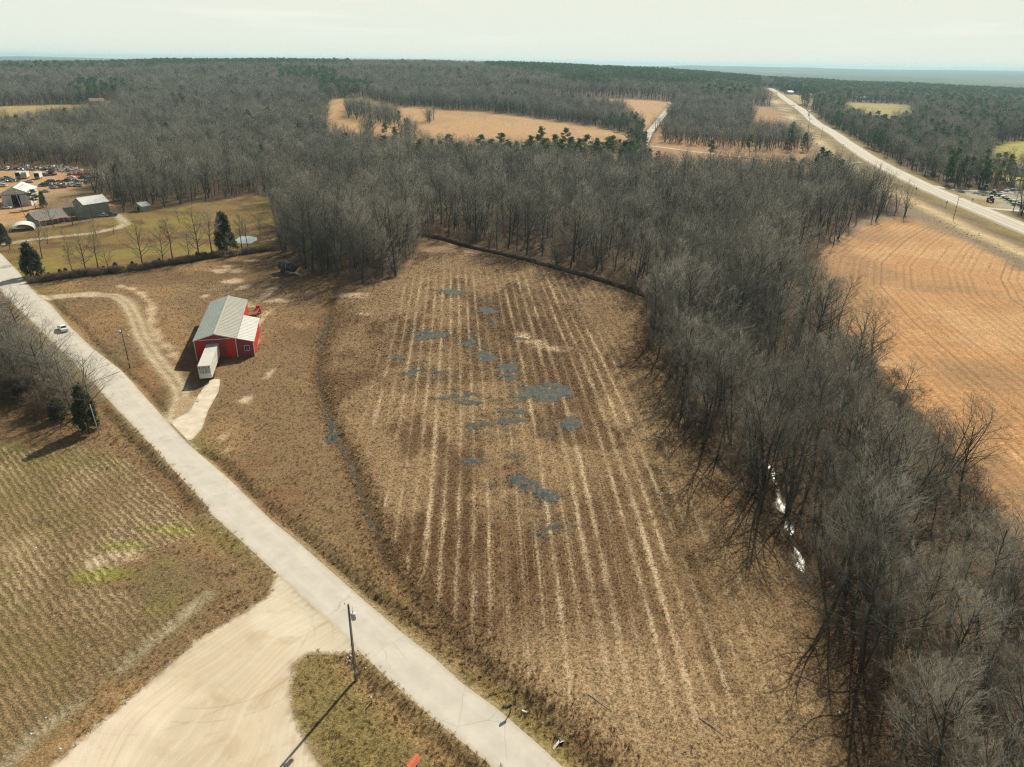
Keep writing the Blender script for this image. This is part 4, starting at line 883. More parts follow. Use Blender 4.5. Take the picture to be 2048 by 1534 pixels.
def ordw(i): return _o[i] if i < 19 else ['twentieth', 'thirtieth', 'fortieth'][(i-19)//10] if (i-19) % 10 == 0 else ['twenty', 'thirty', 'forty'][(i-19)//10]+'-'+_o[(i-20) % 10]
isind = np.zeros(len(xn), bool); isind[order[:NIND]] = True
rv = np.random.default_rng(11); vn = rv.integers(0, 8, len(xn))
used = {}
for i in order[:NIND]:
    x, y = xn[i], yn[i]; dm = np.hypot(mw[:, 0]-x, mw[:, 1]-y); j = int(np.argmin(dm)); dx, dy = x-mw[j, 0], y-mw[j, 1]
    a8 = int(round(math.atan2(dx, dy)/(math.pi/4))) % 8
    hw = 'tall' if Hn[i] > 20 else 'short' if Hn[i] < 13 else 'mid-sized'; f = fname[vn[i]]
    lab = '%s %s bare tree %s %s' % (hw, f, dirs[a8], marks[j][0])
    far_ = math.hypot(dx, dy) > 13; lab = lab.replace(dirs[a8]+' ', ('well ' if far_ else 'close ')+dirs[a8]+' ')
    if hw == 'tall' and f.startswith('tall'): lab = lab.replace('tall tall', 'very tall')
    for a_, b_ in (('beyond and to the right of', 'beyond right of'), ('beyond and to the left of', 'beyond left of'), ('in front and right of', 'front right of'), ('in front and left of', 'front left of'), ('mid-sized ', ''), ('the deep wood in', 'the wood in')):
        if len(lab.split()) > 16: lab = lab.replace(a_, b_)
    place_bare(x, y, Hn[i], int(vn[i]), lab, 'bare trees in the woods round the crop field')
k = ~isind; m = int(k.sum())
def inst_trees(name, coll, x, y, H, v, label, cat, h0=20.0, wj=0.15, seed=0, group=None, z=None, ws=1.0):
    r_ = np.random.default_rng(seed); n = len(x); zz = ground_z(x, y) if z is None else z
    s = np.asarray(H)/h0; w = s*r_.uniform(1-wj, 1+wj, n)*ws
    return instancer(name, coll, np.stack([x, y, zz], 1), np.stack([r_.normal(0, .03, n), r_.normal(0, .03, n), r_.uniform(0, 6.28, n)], 1), np.stack([w, w, s], 1), v, label, cat, group=group)
inst_trees('woodland', bank_near, xn[k], yn[k], Hn[k], vn[k], 'grey leafless wood filling the ground around and behind the crop field', 'woodland', seed=2)
# scattered thin stems further off
xm, ym = cand(470, 1150, 6.6, 21); kk = clear_mask(xm, ym); xm, ym = xm[kk], ym[kk]; sq = Q(np.stack([xm, ym, ground_z(xm, ym)], 1)); rm = np.random.default_rng(22); ev = rm.uniform(0, 1, len(xm))
def inpoly(x, y, p): return sd_poly(x, y, np.asarray(p, float)) > 0
def everg(px, py, ev):
    """chance of an evergreen at a surveyed position"""
    p = np.where(px > 1560, 0.20, 0.014)
    def z(poly, v):
        nonlocal p; p = np.where(sd_poly(px, py, np.asarray(poly, float)) > 0, v, p)
    z([(990, 262), (1310, 255), (1320, 345), (1000, 350)], 0.36)
    z([(640, 170), (740, 178), (740, 212), (640, 212)], 0.35); z([(560, 148), (670, 150), (680, 176), (560, 170)], 0.45)
    z([(300, 131), (560, 124), (560, 142), (300, 142)], 0.75); z([(540, 124), (700, 128), (700, 140), (540, 138)], 0.5)
    z([(970, 126), (1200, 130), (1520, 146), (1520, 186), (1320, 180), (1140, 166), (970, 142)], 0.78)
    z([(1120, 150), (1220, 155), (1220, 182), (1120, 178)], 0.6); z([(1400, 170), (1500, 180), (1500, 205), (1400, 200)], 0.25)
    z([(1520, 150), (1700, 160), (1860, 172), (2060, 180), (2060, 205), (1850, 200), (1620, 196), (1555, 182)], 0.62)
    z([(1700, 186), (1900, 184), (1900, 200), (1700, 200)], 0.5); z([(0, 118), (300, 122), (300, 150), (0, 150)], 0.22)
    z([(600, 200), (700, 240), (700, 330), (600, 300)], 0.03); z([(160, 180), (270, 180), (270, 212), (160, 212)], 0.25)
    return ev < p
isp = everg(sq[:, 0], sq[:, 1], ev)
Hm = np.interp(np.hypot(xm, ym), [470, 700, 1150], [15.0, 15.0, 17.5])*(0.8+0.45*fbm(xm, ym, 1/90., 8, 3))*rm.uniform(0.7, 1.15, len(xm))
inst_trees('woodland', bank_near, xm[~isp], ym[~isp], Hm[~isp], rm.integers(0, 8, (~isp).sum()), 'hazy leafless wood between the tan hayfields and the scrapyard', 'woodland', seed=3, ws=1.15)
inst_trees('pine_stand', bank_pine, xm[isp], ym[isp], Hm[isp]*1.02, rm.integers(0, 4, isp.sum()), 'scattered dark green pines standing in the middle distance wood', 'pines', seed=4)
xf, yf = cand(1150, 3000, 11.5, 31); kk = clear_mask(xf, yf); xf, yf = xf[kk], yf[kk]; sq = Q(np.stack([xf, yf, ground_z(xf, yf)], 1)); rf = np.random.default_rng(32)
isp = everg(sq[:, 0], sq[:, 1], rf.uniform(0, 1, len(xf))); Hf = 18.0*(0.8+0.4*fbm(xf, yf, 1/150., 8, 3))*rf.uniform(0.8, 1.1, len(xf))
inst_trees('forest', bank_far, xf[~isp], yf[~isp], Hf[~isp], rf.integers(0, 6, (~isp).sum()), 'distant grey-brown forest reaching to the ridge under the horizon', 'forest', seed=5, ws=1.5)
inst_trees('pine_stand', bank_pine, xf[isp], yf[isp], Hf[isp]*1.05, rf.integers(0, 4, isp.sum()), 'long dark green band of pines near the horizon', 'pines', seed=6, ws=1.4)
print('trees', m, len(xm), len(xf))

# --- the row of young trees along the farmstead hedge, measured foot and top
rowtrees = [((85, 517), (72, 440)), ((146, 551), (118, 475)), ((174, 547), (150, 452)), ((197, 544), (178, 448)), ((218, 540), (214, 486)), ((285, 533), (268, 428)), ((328, 529), (312, 450)), ((347, 525), (330, 425)), ((379, 518), (368, 455)), ((398, 515), (380, 405)), ((426, 513), (410, 412)), ((453, 509), (448, 470)), ((485, 506), (478, 420)), ((496, 504), (490, 428))]
ords = ['first', 'second', 'third', 'fourth', 'fifth', 'sixth', 'seventh', 'eighth', 'ninth', 'tenth', 'eleventh', 'twelfth', 'thirteenth', 'fourteenth']
for i, (b_, t_) in enumerate(rowtrees):
    p = W(*b_); H = max(height_at(b_, t_), 6); place_bare(p[0], p[1], H, [4, 5, 3, 5, 6, 3, 6, 5, 6, 3, 4, 6, 5, 5][i], '%s bare tree from the left in the row along the lawn hedge' % ords[i], 'bare trees along the lawn hedge', ws=0.95)
lawntrees = [((95, 488), (92, 452), 'small dark rounded bare tree at the left end of the farm lane'), ((129, 482), (126, 455), 'second rounded bare tree beside the farm lane'), ((194, 473), (192, 436), 'full oval bare tree above the middle of the farm lane'), ((227, 469), (226, 438), 'oval bare tree by the bend of the farm lane'), ((359, 446), (356, 405), 'single bare tree standing in the middle of the upper lawn'), ((108, 455), (100, 402), 'spreading bare tree in front of the ribbed roof house'), ((145, 450), (128, 398), 'leaning bare tree between house and large grey roof'), ((248, 424), (235, 350), 'large bare tree between red awning and little shed'), ((160, 447), (165, 405), 'broad bare tree in front of the large grey roof'), ((185, 441), (182, 405), 'dense bare tree against the green wall'), ((205, 384), (196, 340), 'bare tree at the edge of the scrapyard dirt'), ((20, 500), (12, 450), 'bare tree behind the arched white shelter'), ((520, 470), (512, 432), 'little bare tree just beyond the pond')]
for b_, t_, lab in lawntrees:
    p = W(*b_); place_bare(p[0], p[1], max(height_at(b_, t_), 5), random.choice([6, 3, 7]), lab, None, ws=1.0)
# left of the road
lt = Wn([(-120, 760), (-40, 700), (15, 690), (40, 715), (60, 745), (95, 755), (100, 790), (130, 800), (60, 800), (20, 770), (-20, 790), (150, 835), (165, 815), (-90, 700), (30, 650), (-10, 640), (-50, 660), (75, 790), (185, 850), (120, 770), (45, 690), (-130, 690), (10, 620), (20, 735), (-70, 735), (0, 740)])
ll = ['roadside tree reaching over the verge', 'roadside tree with a tangled crown', 'roadside tree with a low fork']
lt = np.concatenate([lt, lt[:14]+np.array([[3.5, 2.5, 0]])])
lt = lt[sd_poly(lt[:, 0], lt[:, 1], ROAD) < -4.5]; lt = lt[np.argsort(Q(lt)[:, 0])]
for i, p in enumerate(lt):
    H_ = 13.0*random.uniform(.75, 1.12); place_bare(p[0], p[1], H_, [6, 7, 3, 2, 6, 1][i % 6], '%s %s bare tree from the left in the thicket beside the county road' % (ordw(i), ['small', 'mid-sized', 'tall'][0 if H_ < 11 else 1 if H_ < 13 else 2]), 'bare trees in the thicket left of the road', ws=1.55)
tp = Wn([(-150, 640), (0, 610), (60, 690), (110, 750), (160, 815), (110, 845), (30, 800), (-150, 770)]); rt = np.random.default_rng(91); tx = rt.uniform(tp[:, 0].min(), tp[:, 0].max(), 1400); ty = rt.uniform(tp[:, 1].min(), tp[:, 1].max(), 1400)
kk = (sd_poly(tx, ty, tp) > 0) & (sd_poly(tx, ty, ROAD) < -3.0); tx, ty = tx[kk][:420], ty[kk][:420]
# evergreens
def evergreen(parts, p, H, h0, w, label, cat, group=None, name='cedar_tree'):
    return plant(name, parts[1], parts[0], (p[0], p[1], gz(p[0], p[1])), (H/h0*w, H/h0*w, H/h0), random.uniform(0, 6), label, cat, group)
p = W(68, 553); evergreen(CEDARM[0], p, 10.3, 10, 1.12, 'broad dark green cedar at the road end of the lawn hedge', 'cedar')
p = W(453, 503); evergreen(CEDARM[1], p, 13.5, 10, 0.98, 'tall conical cedar standing by the pond', 'cedar')
p = W(178, 862); evergreen(CEDARM[0], p, 9.0, 10, 0.85, 'large dark cedar beside the road at the thicket end', 'cedar')
p = W(120, 838); evergreen(CEDARSM, p, 4.2, 4, 1.25, 'small round dark cedar under the roadside thicket', 'cedar')
p = W(45, 800); evergreen(CEDARSM, p, 4.0, 4, 1.1, 'small cedar half hidden at the left of the thicket', 'cedar')
p = W(12, 490); evergreen(CEDARM[1], p, 7.5, 10, 0.9, 'dark cedar at the gate of the farm lane', 'cedar')
p = W(72, 418); evergreen(PINEM[0], p, 9, 20, 1.7, 'pale green pine beside the white metal workshop', 'pine', name='pine_tree'); p = W(88, 415); evergreen(CEDARM[0], p, 7, 10, 0.8, 'dark evergreen right of the metal workshop', 'cedar')
p = W(243, 400); evergreen(CEDARM[1], p, 16, 10, 0.5, 'narrow dark cedar in the wood edge above the awning', 'cedar'); p = W(1480, 640); evergreen(CEDARM[0], p, 9, 10, 0.8, 'dark cedar inside the wood near the far field corner', 'cedar')
p = W(1905, 356); evergreen(PINEM[1], p, 19, 20, 1.0, 'yellow-green pine in the wood above the machinery lot', 'pine', name='pine_tree'); p = W(1950, 352); evergreen(CEDARM[0], p, 12, 10, 0.8, 'dark cedar in the wood behind the machinery lot', 'cedar')
pins = [(770, 318, 15), (752, 352, 12), (778, 352, 12), (790, 300, 16), (842, 330, 15), (866, 322, 14), (900, 318, 16), (915, 336, 15), (962, 322, 17), (985, 330, 16), (1003, 318, 17), (1020, 336, 16), (1062, 330, 18), (1075, 322, 17), (1092, 336, 18), (1108, 326, 18), (1124, 338, 18), (1140, 328, 17), (1158, 338, 18), (1172, 326, 18), (1190, 336, 17), (1212, 338, 19), (1222, 328, 18), (1248, 342, 18), (1262, 336, 17), (1420, 322, 14), (1498, 312, 15), (1100, 420, 13), (1080, 300, 17), (1130, 300, 16), (1270, 300, 14), (770, 280, 14), (725, 222, 10), (785, 236, 9), (860, 240, 9), (690, 205, 16), (500, 200, 13), (640, 195, 14)]
pins.sort(key=lambda a: a[0]); inrow = 0
for i, (px, py, H) in enumerate(pins):
    p = W(px, py); row_ = 740 < px < 1280 and 270 < py < 345; inrow += row_; lab_ = '%s dark green pine from the left in the row below the tan hayfield' % ordw(inrow-1) if row_ else 'lone dark evergreen ' + {1100: 'in the wood below the pine row', 752: 'low in the wood left of the pine row', 778: 'low in the wood near the left pines', 725: 'clump at the left tip of the hayfield', 785: 'in the middle of the hayfield clumps', 860: 'inside the small clump on the hayfield', 690: 'at the wood edge above the hayfield', 500: 'deep in the left forest', 640: 'left of the hayfield', 1420: 'by the side lane', 1498: 'by the side lane near the highway'}.get(px, 'in the forest')
    plant('pine_tree', PINEM[i % 3][1], PINEM[i % 3][0], (p[0], p[1], gz(p[0], p[1])), (H/20*1.45, H/20*1.45, H/20*1.08), random.uniform(0, 6), lab_, 'pine', 'pines behind the wood')

# --- brush along hedge and wood edges
bank_brush = bpy.data.collections.new('growth_forms_brush')
for i in range(5):
    S, T = bare_tree(900+i, 3.2, 'multi', nlimb=9, nsub=4, ntw=4, nt2=2, tw=1.3, spread=1.4)
    V, q = tubes(*S, 3); V2, t2 = spikes(*T); reg(bank_brush, 'form_%02d' % i, np_mesh('brush', np.concatenate([V2, V]), tris=t2, quads=q+len(V2), mats=[M['brush']], smooth=True))
rb = np.random.default_rng(77)
bx, by = cand(30, 330, 3.0, 78); kk = clear_mask(bx, by, -0.5) & (rb.uniform(0, 1, len(bx)) < 0.5) & (fbm(bx, by, 1/22., 79, 3) > 0.38) & (d_line(bx, by, CREEK)[0] > 2.2); bx, by = bx[kk], by[kk]
inst_trees('undergrowth', bank_brush, bx, by, 3.2*rb.uniform(0.6, 1.5, len(bx)), rb.integers(0, 5, len(bx)), 'brown leafless undergrowth between the trunks of the wood', 'undergrowth', h0=3.2, wj=0.4, seed=80)
inst_trees('thicket', bank_brush, tx, ty, 4.2*rb.uniform(0.5, 1.4, len(tx)), rb.integers(0, 5, len(tx)), 'dense grey brown brush filling the thicket left of the road', 'brush', h0=3.2, wj=0.4, seed=92, ws=1.1)
hb = hedge; tt = rb.uniform(0, 1, 420); seg = np.linalg.norm(np.diff(hb[:, :2], axis=0), axis=1); L = np.concatenate([[0], np.cumsum(seg)]); hx = np.interp(tt*L[-1], L, hb[:, 0])+rb.normal(0, .7, 420); hy = np.interp(tt*L[-1], L, hb[:, 1])+rb.normal(0, .7, 420)
inst_trees('hedge', bank_brush, hx, hy, 1.5*rb.uniform(0.5, 1.5, 420), rb.integers(0, 5, 420), 'scrubby brown hedge line between barn lot and lawn', 'hedge', h0=3.2, wj=0.4, seed=81, ws=1.3)
for i, (px, py, H) in enumerate([(78, 562, 2.6), (100, 556, 1.9), (122, 552, 2.2), (133, 551, 2.4), (208, 543, 1.8), (232, 540, 2.6), (266, 536, 2.3), (320, 529, 2.2), (340, 527, 1.7), (374, 521, 1.8), (395, 516, 2.1), (412, 514, 1.8), (440, 511, 1.8)]):
    p = W(px, py); evergreen(CEDARSM, p, H, 4, 1.1, '%s small dark evergreen bush from the left along the lawn hedge' % ords[i], 'bush', 'evergreen bushes along the lawn hedge', 'evergreen_bush')
p = W(155, 735)

# --- ground cover: stubble, straw and dry grass as real blades
def tuft_mat():
    t = NT('dry_stalks'); ti = t.attr('tint', True).outputs['Color']; oi = t.n('ShaderNodeObjectInfo')
    k_ = t.rng(oi.outputs['Random'], 0, 1, 0.6, 1.35); c = t.mix(1.0, ti, t.n('ShaderNodeCombineColor', None, i0=k_, i1=k_, i2=k_).outputs[0], 'MULTIPLY'); t.fin(c, 0.85, 0.15)
    tr = t.n('ShaderNodeBsdfTranslucent', None, i0=c); mx = t.n('ShaderNodeMixShader', None, i0=0.5)
    t.t.links.new(t.b.outputs[0], mx.inputs[1]); t.t.links.new(tr.outputs[0], mx.inputs[2]); t.t.links.new(mx.outputs[0], t.o.inputs[0]); return t.m
M['tuft'] = tuft_mat()
bank_tuft = bpy.data.collections.new('ground_forms')
def tuft(seed, n, h, rr, w, lean):
    r = np.random.default_rng(seed); V = []; F = []
    for i in range(n):
        a = r.uniform(0, 6.28); b0 = np.array([math.cos(a), math.sin(a), 0])*r.uniform(0, rr); a2 = r.uniform(0, 6.28); d = np.array([math.cos(a2)*lean, math.sin(a2)*lean, 1.0]); d /= np.linalg.norm(d); s = np.array([-math.sin(a2), math.cos(a2), 0])*w
        k = len(V); V += [b0-s-[0, 0, .03], b0+s-[0, 0, .03], b0+d*h*r.uniform(.6, 1.2)]; F.append((k, k+1, k+2))
    return np_mesh('tuft', np.array(V), tris=np.array(F), mats=[M['tuft']])
for i in range(3): reg(bank_tuft, 'form_%d' % i, tuft(i, 16, 0.34, 0.28, 0.030, 0.9))        # grass clump
for i in range(2): reg(bank_tuft, 'form_%d' % (3+i), tuft(10+i, 12, 0.40, 0.42, 0.035, 4.0))  # lying straw
reg(bank_tuft, 'form_5', tuft(20, 22, 0.85, 0.30, 0.030, 0.55))                              # tall grass
def cover(name, n, box, prob, colf, vi, h, label, cat, seed):
    r = np.random.default_rng(seed); x = r.uniform(box[0], box[1], n); y = box[2]+(box[3]-box[2])*r.uniform(0, 1, n)**1.25
    pr = prob(x, y); k = (r.uniform(0, 1, n) < pr) & (np.abs(x) < y*0.72+8); x, y = x[k], y[k]; n = len(x)
    tint = colf(x, y, r); s = h(x, y, r); rot = np.stack([r.normal(0, .15, n), r.normal(0, .15, n), r.uniform(0, 6.28, n)], 1)
    print(name, n); return instancer(name, bank_tuft, np.stack([x, y, ground_z(x, y)-0.01], 1), rot, np.stack([s, s, s*r.uniform(.7, 1.3, n)], 1), r.choice(vi, n), label, cat, tint)
G = lambda arr: (lambda x, y: grid_at(arr, x, y))
gf, gpud, grow_, gramt, groad = G(S_field), G(S_pud), G(row), G(ramt), G(S_road)
def rowband(x, y):
    D_ = 170-y; x0 = x-0.082*D_+0.00028*np.maximum(D_, 0)**2*np.clip((x+30)/40, 0.2, 1.6); rr = x0/2.45; return np.abs((rr % 1)-0.5)
def pick(a, b, f, r): f = np.clip(f, 0, 1)[:, None]; c = np.array(a)*(1-f)+np.array(b)*f; return c*r.uniform(0.75, 1.2, (len(c), 1))
def fcol(x, y, r):
    bnd = (rowband(x, y) < 0.14)*gramt(x, y); base = grid_at(C[:, 0], x, y); f = np.clip(bnd*0.9+r.uniform(-.05, .75, len(x))*(base > 0.2)+(r.uniform(0, 1, len(x)) < 0.3), 0, 1); return pick((0.15, 0.082, 0.038), (0.56, 0.42, 0.26), f, r)
cover('field_straw', 260000, (-50, 62, 46, 262), lambda x, y: ((gf(x, y) > 0.3) & (gpud(x, y) < 0.1))*1.0, fcol, [0, 1, 2, 3, 4], lambda x, y, r: r.uniform(0.4, 1.0, len(x))*(0.65+0.35*sstep(60, 200, y)), 'brown and straw coloured crop residue covering the big field', 'crop residue', 1)
gc, gbr, gis, gya, gop, gdd, grd, gdr, glo, gla, gsc = G(S_cropl), G(S_brush), G(S_isl), G(S_yard), G(S_open), G(D_ditch), G(D_rd), G(S_drive), G(D_loop), G(S_lawn), G(S_scrap)
gst, gC0, gC1, gC2 = G(straw), G(C[:, 0]), G(C[:, 1]), G(C[:, 2])
grl = G(rowL)
cover('corn_stubble', 38000, (-120, -20, 46, 118), lambda x, y: ((gc(x, y) > 0.2)*(gC1(x, y) < gC0(x, y)*0.98)*np.where(y > 72, 0.4+0.6*(np.cos(6.283*(grl(x, y)-0.25)) > 0), 0.75)), lambda x, y, r: pick((0.26, 0.19, 0.10), (0.58, 0.46, 0.29), r.uniform(0, 1, len(x)), r), [0, 1, 3, 4], lambda x, y, r: r.uniform(0.45, 0.95, len(x)), 'pale cut maize stubble in rows left of the road', 'maize stubble', 2)
free = lambda x, y: (groad(x, y) < -0.25)*(gya(x, y) < -0.3)*(gdr(x, y) < -0.2)*(gpud(x, y) < 0)
def dcol(x, y, r): f = r.uniform(0, 1, len(x)); c = np.stack([gC0(x, y), gC1(x, y), gC2(x, y)], 1); return (c*0.75+np.array([0.22, 0.15, 0.08])*0.35*f[:, None]+0.02)*r.uniform(.7, 1.5, (len(x), 1))
cover('dry_grass', 90000, (-160, 45, 46, 262), lambda x, y: free(x, y)*(gf(x, y) < 0.2)*(gc(x, y) < 0.2)*(gop(x, y) > 0)*(glo(x, y) > 2.2)*(gla(x, y) < 0)*(gsc(x, y) < -5)*(0.35+0.65*(gst(x, y) > 0.42)), dcol, [0, 1, 2], lambda x, y, r: r.uniform(0.4, 1.0, len(x)), 'short dry brown grass on the barn lot and verges', 'dry grass', 3)
cover('ditch_grass', 160000, (-130, 40, 46, 230), lambda x, y: free(x, y)*np.clip((gdd(x, y) < 2.6)*(gdd(x, y) > 0.55)*0.9+(grd(x, y) < 1.5)*(grd(x, y) > 0.35)*0.7*(y < 120)+(gbr(x, y) > 0)*0.95+((gdd(x, y) < 4.5)*(y < 85))*0.6, 0, 1)*(G(S_dwat)(x, y) < 0.1), lambda x, y, r: pick((0.20, 0.12, 0.055), (0.56, 0.40, 0.21), r.uniform(0, 1, len(x)), r), [0, 1, 2, 5], lambda x, y, r: r.uniform(0.4, 0.85, len(x)), 'tall tawny grass leaning along ditches and the brushy strip', 'tall grass', 4)
# pale-barked trees that stand out of the wood
M['palebark'] = bark_mat('pale_mottled_bark', (0.40, 0.37, 0.30), (0.50, 0.46, 0.38)); M['paletwig'] = bark_mat('pale_twigs', (0.30, 0.27, 0.21), (0.40, 0.36, 0.28))
def pale_copy(me, m): c = me.copy(); c.materials.clear(); c.materials.append(M[m]); return c
PALE = [(pale_copy(NEARV[i][0], 'palebark'), pale_copy(NEARV[i][1], 'paletwig')) for i in (6, 3)]
for i, (px, py, H, lab) in enumerate([(1420, 640, 19, 'pale barked spreading tree in the wood beyond the crop field corner'), (1262, 470, 17, 'pale barked tree in the wood behind the dark ditch'), (880, 440, 19, 'pale barked tree in the wood left of the dark ditch'), (1690, 1110, 14, 'pale twigged tree leaning beside the creek'), (2010, 1480, 15, 'pale branched tree in the lower right corner'), (1760, 1010, 17, 'pale crowned tree in the middle of the creekside wood'), (1990, 1180, 15, 'pale crowned tree near the orange field end'), (700, 500, 18, 'pale barked tree in the point of wood behind the barn')]):
    p = W(px, py); s = H/20; plant('pale_tree', PALE[i % 2][0], PALE[i % 2][1], (p[0], p[1], gz(p[0], p[1])), (s*1.05, s*1.05, s), random.uniform(0, 6), lab, 'tree', 'pale barked trees')

# big many-stemmed trees on the field side of the creek, whose shade falls across the field edge
for i, (px, py, H, v, lab) in enumerate([(1528, 972, 22, 7, 'huge dark many-stemmed tree where the creek glints, left bank'), (1502, 930, 21, 2, 'dark low-forking tree up the bank from the huge many-stemmed tree'), (1574, 1016, 19, 2, 'dark leaning forked tree right at the glinting creek edge'), (1462, 884, 20, 7, 'many-stemmed tree at the field margin above the creek glint'), (1412, 838, 19, 2, 'low-forking tree at the field margin right of the largest puddle'), (1376, 776, 18, 7, 'many-stemmed tree at the bulge of the field margin'), (1346, 706, 19, 1, 'broad dark tree at the margin right of the pale gravel patch'), (1322, 652, 19, 6, 'heavy-limbed tree on the margin just below the dark ditch end')]):
    p = W(px, py); place_bare(p[0], p[1], H, v, lab, 'bare trees in the woods round the crop field', ws=1.1)

# ------------------------------------------------------------------ built things: materials
def metal_sheet(name, c0, c1, rust=0.0, rustc=(0.22, 0.10, 0.05), pitch=0.9, axis_='X', stripe=None, rough=0.45):
    t = NT(name); o = t.obj(); n = t.noise(o, 0.6, 6, 0.7, 0.4); n2 = t.noise(o, 5, 4, 0.7)
    c = t.mix(t.rng(n, 0.35, 0.65), c0, c1); c = t.mix(t.math('MULTIPLY', t.rng(n2, 0.45, 0.75), 0.25), c, [v*0.7 for v in c0])
    if stripe:
        sx_ = t.n('ShaderNodeSeparateXYZ', None, i0=o).outputs[{'X': 0, 'Y': 1}[axis_]]
        w = t.math('FRACT', t.math('MULTIPLY', sx_, 1/pitch)); c = t.mix(t.math('MULTIPLY', t.rng(t.math('ABSOLUTE', t.math('SUBTRACT', w, 0.5)), 0.20, 0.28), 0.55), c, stripe)
    if rust: c = t.mix(t.math('MULTIPLY', t.rng(t.noise(o, 0.35, 8, 0.75, 0.8), 0.5, 0.64), rust), c, rustc)
    return t.fin(c, rough, 0.4, n2, 0.1, 0.01, 0.0)
M['roofA'] = metal_sheet('weathered_roof_metal', (0.34, 0.37, 0.31), (0.46, 0.46, 0.38), 0.25, stripe=(0.30, 0.40, 0.40), axis_='Y', pitch=1.8)
M['roofB'] = metal_sheet('tan_stained_roof_metal', (0.31, 0.31, 0.255), (0.39, 0.36, 0.28), 0.4, (0.28, 0.24, 0.20))
M['roofC'] = metal_sheet('pale_roof_metal', (0.55, 0.535, 0.47), (0.63, 0.605, 0.53), 0.1)
M['roofD'] = metal_sheet('bright_roof_metal', (0.70, 0.69, 0.63), (0.78, 0.76, 0.70), 0.08); M['wallW'] = metal_sheet('cream_metal_wall', (0.55, 0.54, 0.48), (0.62, 0.60, 0.53), 0.15, (0.3, 0.28, 0.22))
M['red'] = metal_sheet('red_painted_metal', (0.46, 0.018, 0.020), (0.56, 0.028, 0.026), 0.25, (0.20, 0.02, 0.03), rough=0.5)
M['redd'] = metal_sheet('dull_dark_red_metal', (0.24, 0.035, 0.042), (0.30, 0.05, 0.05), 0.2, (0.20, 0.03, 0.04), rough=0.6)
M['trim'] = plain('off_white_trim', (0.66, 0.66, 0.60), 0.5, dirt=0.4); M['whitep'] = plain('worn_white_paint', (0.70, 0.68, 0.60), 0.5, dirt=0.5, dirtcol=(0.30, 0.22, 0.15))
M['whitec'] = plain('white_car_paint', (0.76, 0.75, 0.71), 0.28, spec=0.5, var=0.03); M['glass'] = plain('dark_window_glass', (0.02, 0.03, 0.035), 0.08, spec=0.6, var=0.3)
M['rub'] = plain('black_rubber', (0.02, 0.02, 0.02), 0.85); M['steel'] = plain('bare_steel', (0.32, 0.32, 0.31), 0.4, metal=0.6, dirt=0.4)
M['darksteel'] = plain('dark_steel', (0.035, 0.038, 0.04), 0.5, dirt=0.5, dirtcol=(0.16, 0.09, 0.05)); M['wood'] = plain('weathered_grey_wood', (0.17, 0.145, 0.115), 0.9, var=0.35, sc=3)
M['tan'] = plain('straw_stained_board', (0.42, 0.33, 0.22), 0.9, dirt=0.3); M['teal'] = plain('faded_teal_paint', (0.10, 0.24, 0.22), 0.5, dirt=0.5); M['tealg'] = metal_sheet('grey_green_siding', (0.16, 0.20, 0.165), (0.22, 0.255, 0.21), 0.2, rough=0.7)
M['greyw'] = metal_sheet('pale_grey_siding', (0.42, 0.44, 0.40), (0.50, 0.50, 0.45), 0.2, (0.3, 0.28, 0.22)); M['rustroof'] = metal_sheet('rusty_brown_roof', (0.24, 0.15, 0.11), (0.32, 0.22, 0.16), 0.6, (0.20, 0.08, 0.05)); M['salmon'] = metal_sheet('faded_red_awning_metal', (0.60, 0.17, 0.12), (0.68, 0.24, 0.17), 0.1)
M['dark'] = plain('dark_interior', (0.012, 0.012, 0.013), 0.95); M['black'] = plain('black_plastic', (0.018, 0.02, 0.022), 0.45); M['galv'] = plain('galvanised_grey', (0.40, 0.42, 0.41), 0.4, dirt=0.2)
M['terra'] = plain('red_clay_tile', (0.62, 0.16, 0.085), 0.8, var=0.15, sc=6); M['stone'] = plain('pale_field_stone', (0.48, 0.45, 0.40), 0.9, var=0.25); M['blk'] = plain('grey_pier_block', (0.32, 0.31, 0.29), 0.9)
M['rib'] = metal_sheet('dark_ribbed_roof', (0.22, 0.225, 0.20), (0.36, 0.36, 0.32), 0.3, stripe=(0.10, 0.10, 0.095), pitch=.8); M['shedw'] = metal_sheet('pale_green_shed_boards', (0.30, 0.34, 0.29), (0.38, 0.41, 0.35), 0.1)

# ------------------------------------------------------------------ red metal barn with lean-to
BA = math.atan2(0.245, 0.97)
b0 = W(394.6, 721); barn = empty('red_barn', (b0[0], b0[1], gz(b0[0], b0[1])-0.05), BA, 'red metal barn with grey gabled roof and a pale lean-to on its right side', 'barn')
BW, BL, EH, RH = 9.2, 30.0, 5.1, 6.5; LW, LL, LE0, LE1 = 3.7, 17.0, 4.9, 3.9
def panels(x0, x1, y, z0, zt, mat, parent, step=1.0, nrm=(0, -1)):
    """ribbed wall sheets side by side on a front wall; zt(x) gives their top"""
    n = max(1, int(round((x1-x0)/step)))
    for i in range(n):
        a, b_ = x0+(x1-x0)*i/n, x0+(x1-x0)*(i+1)/n; m = MB(); g = 0.03
        m.add([(a, y, z0), (a+g, y-0.045, z0), (b_-g, y-0.045, z0), (b_, y, z0), (a, y, zt(a)), (a+g, y-0.045, zt(a+g)), (b_-g, y-0.045, zt(b_-g)), (b_, y, zt(b_))], [(0, 1, 5, 4), (1, 2, 6, 5), (2, 3, 7, 6), (4, 5, 6, 7), (0, 3, 2, 1)])
        m.build('wall_panel', mat, parent)
zg = lambda x: EH+(RH-EH)*(1-abs(x-BW/2)/(BW/2))
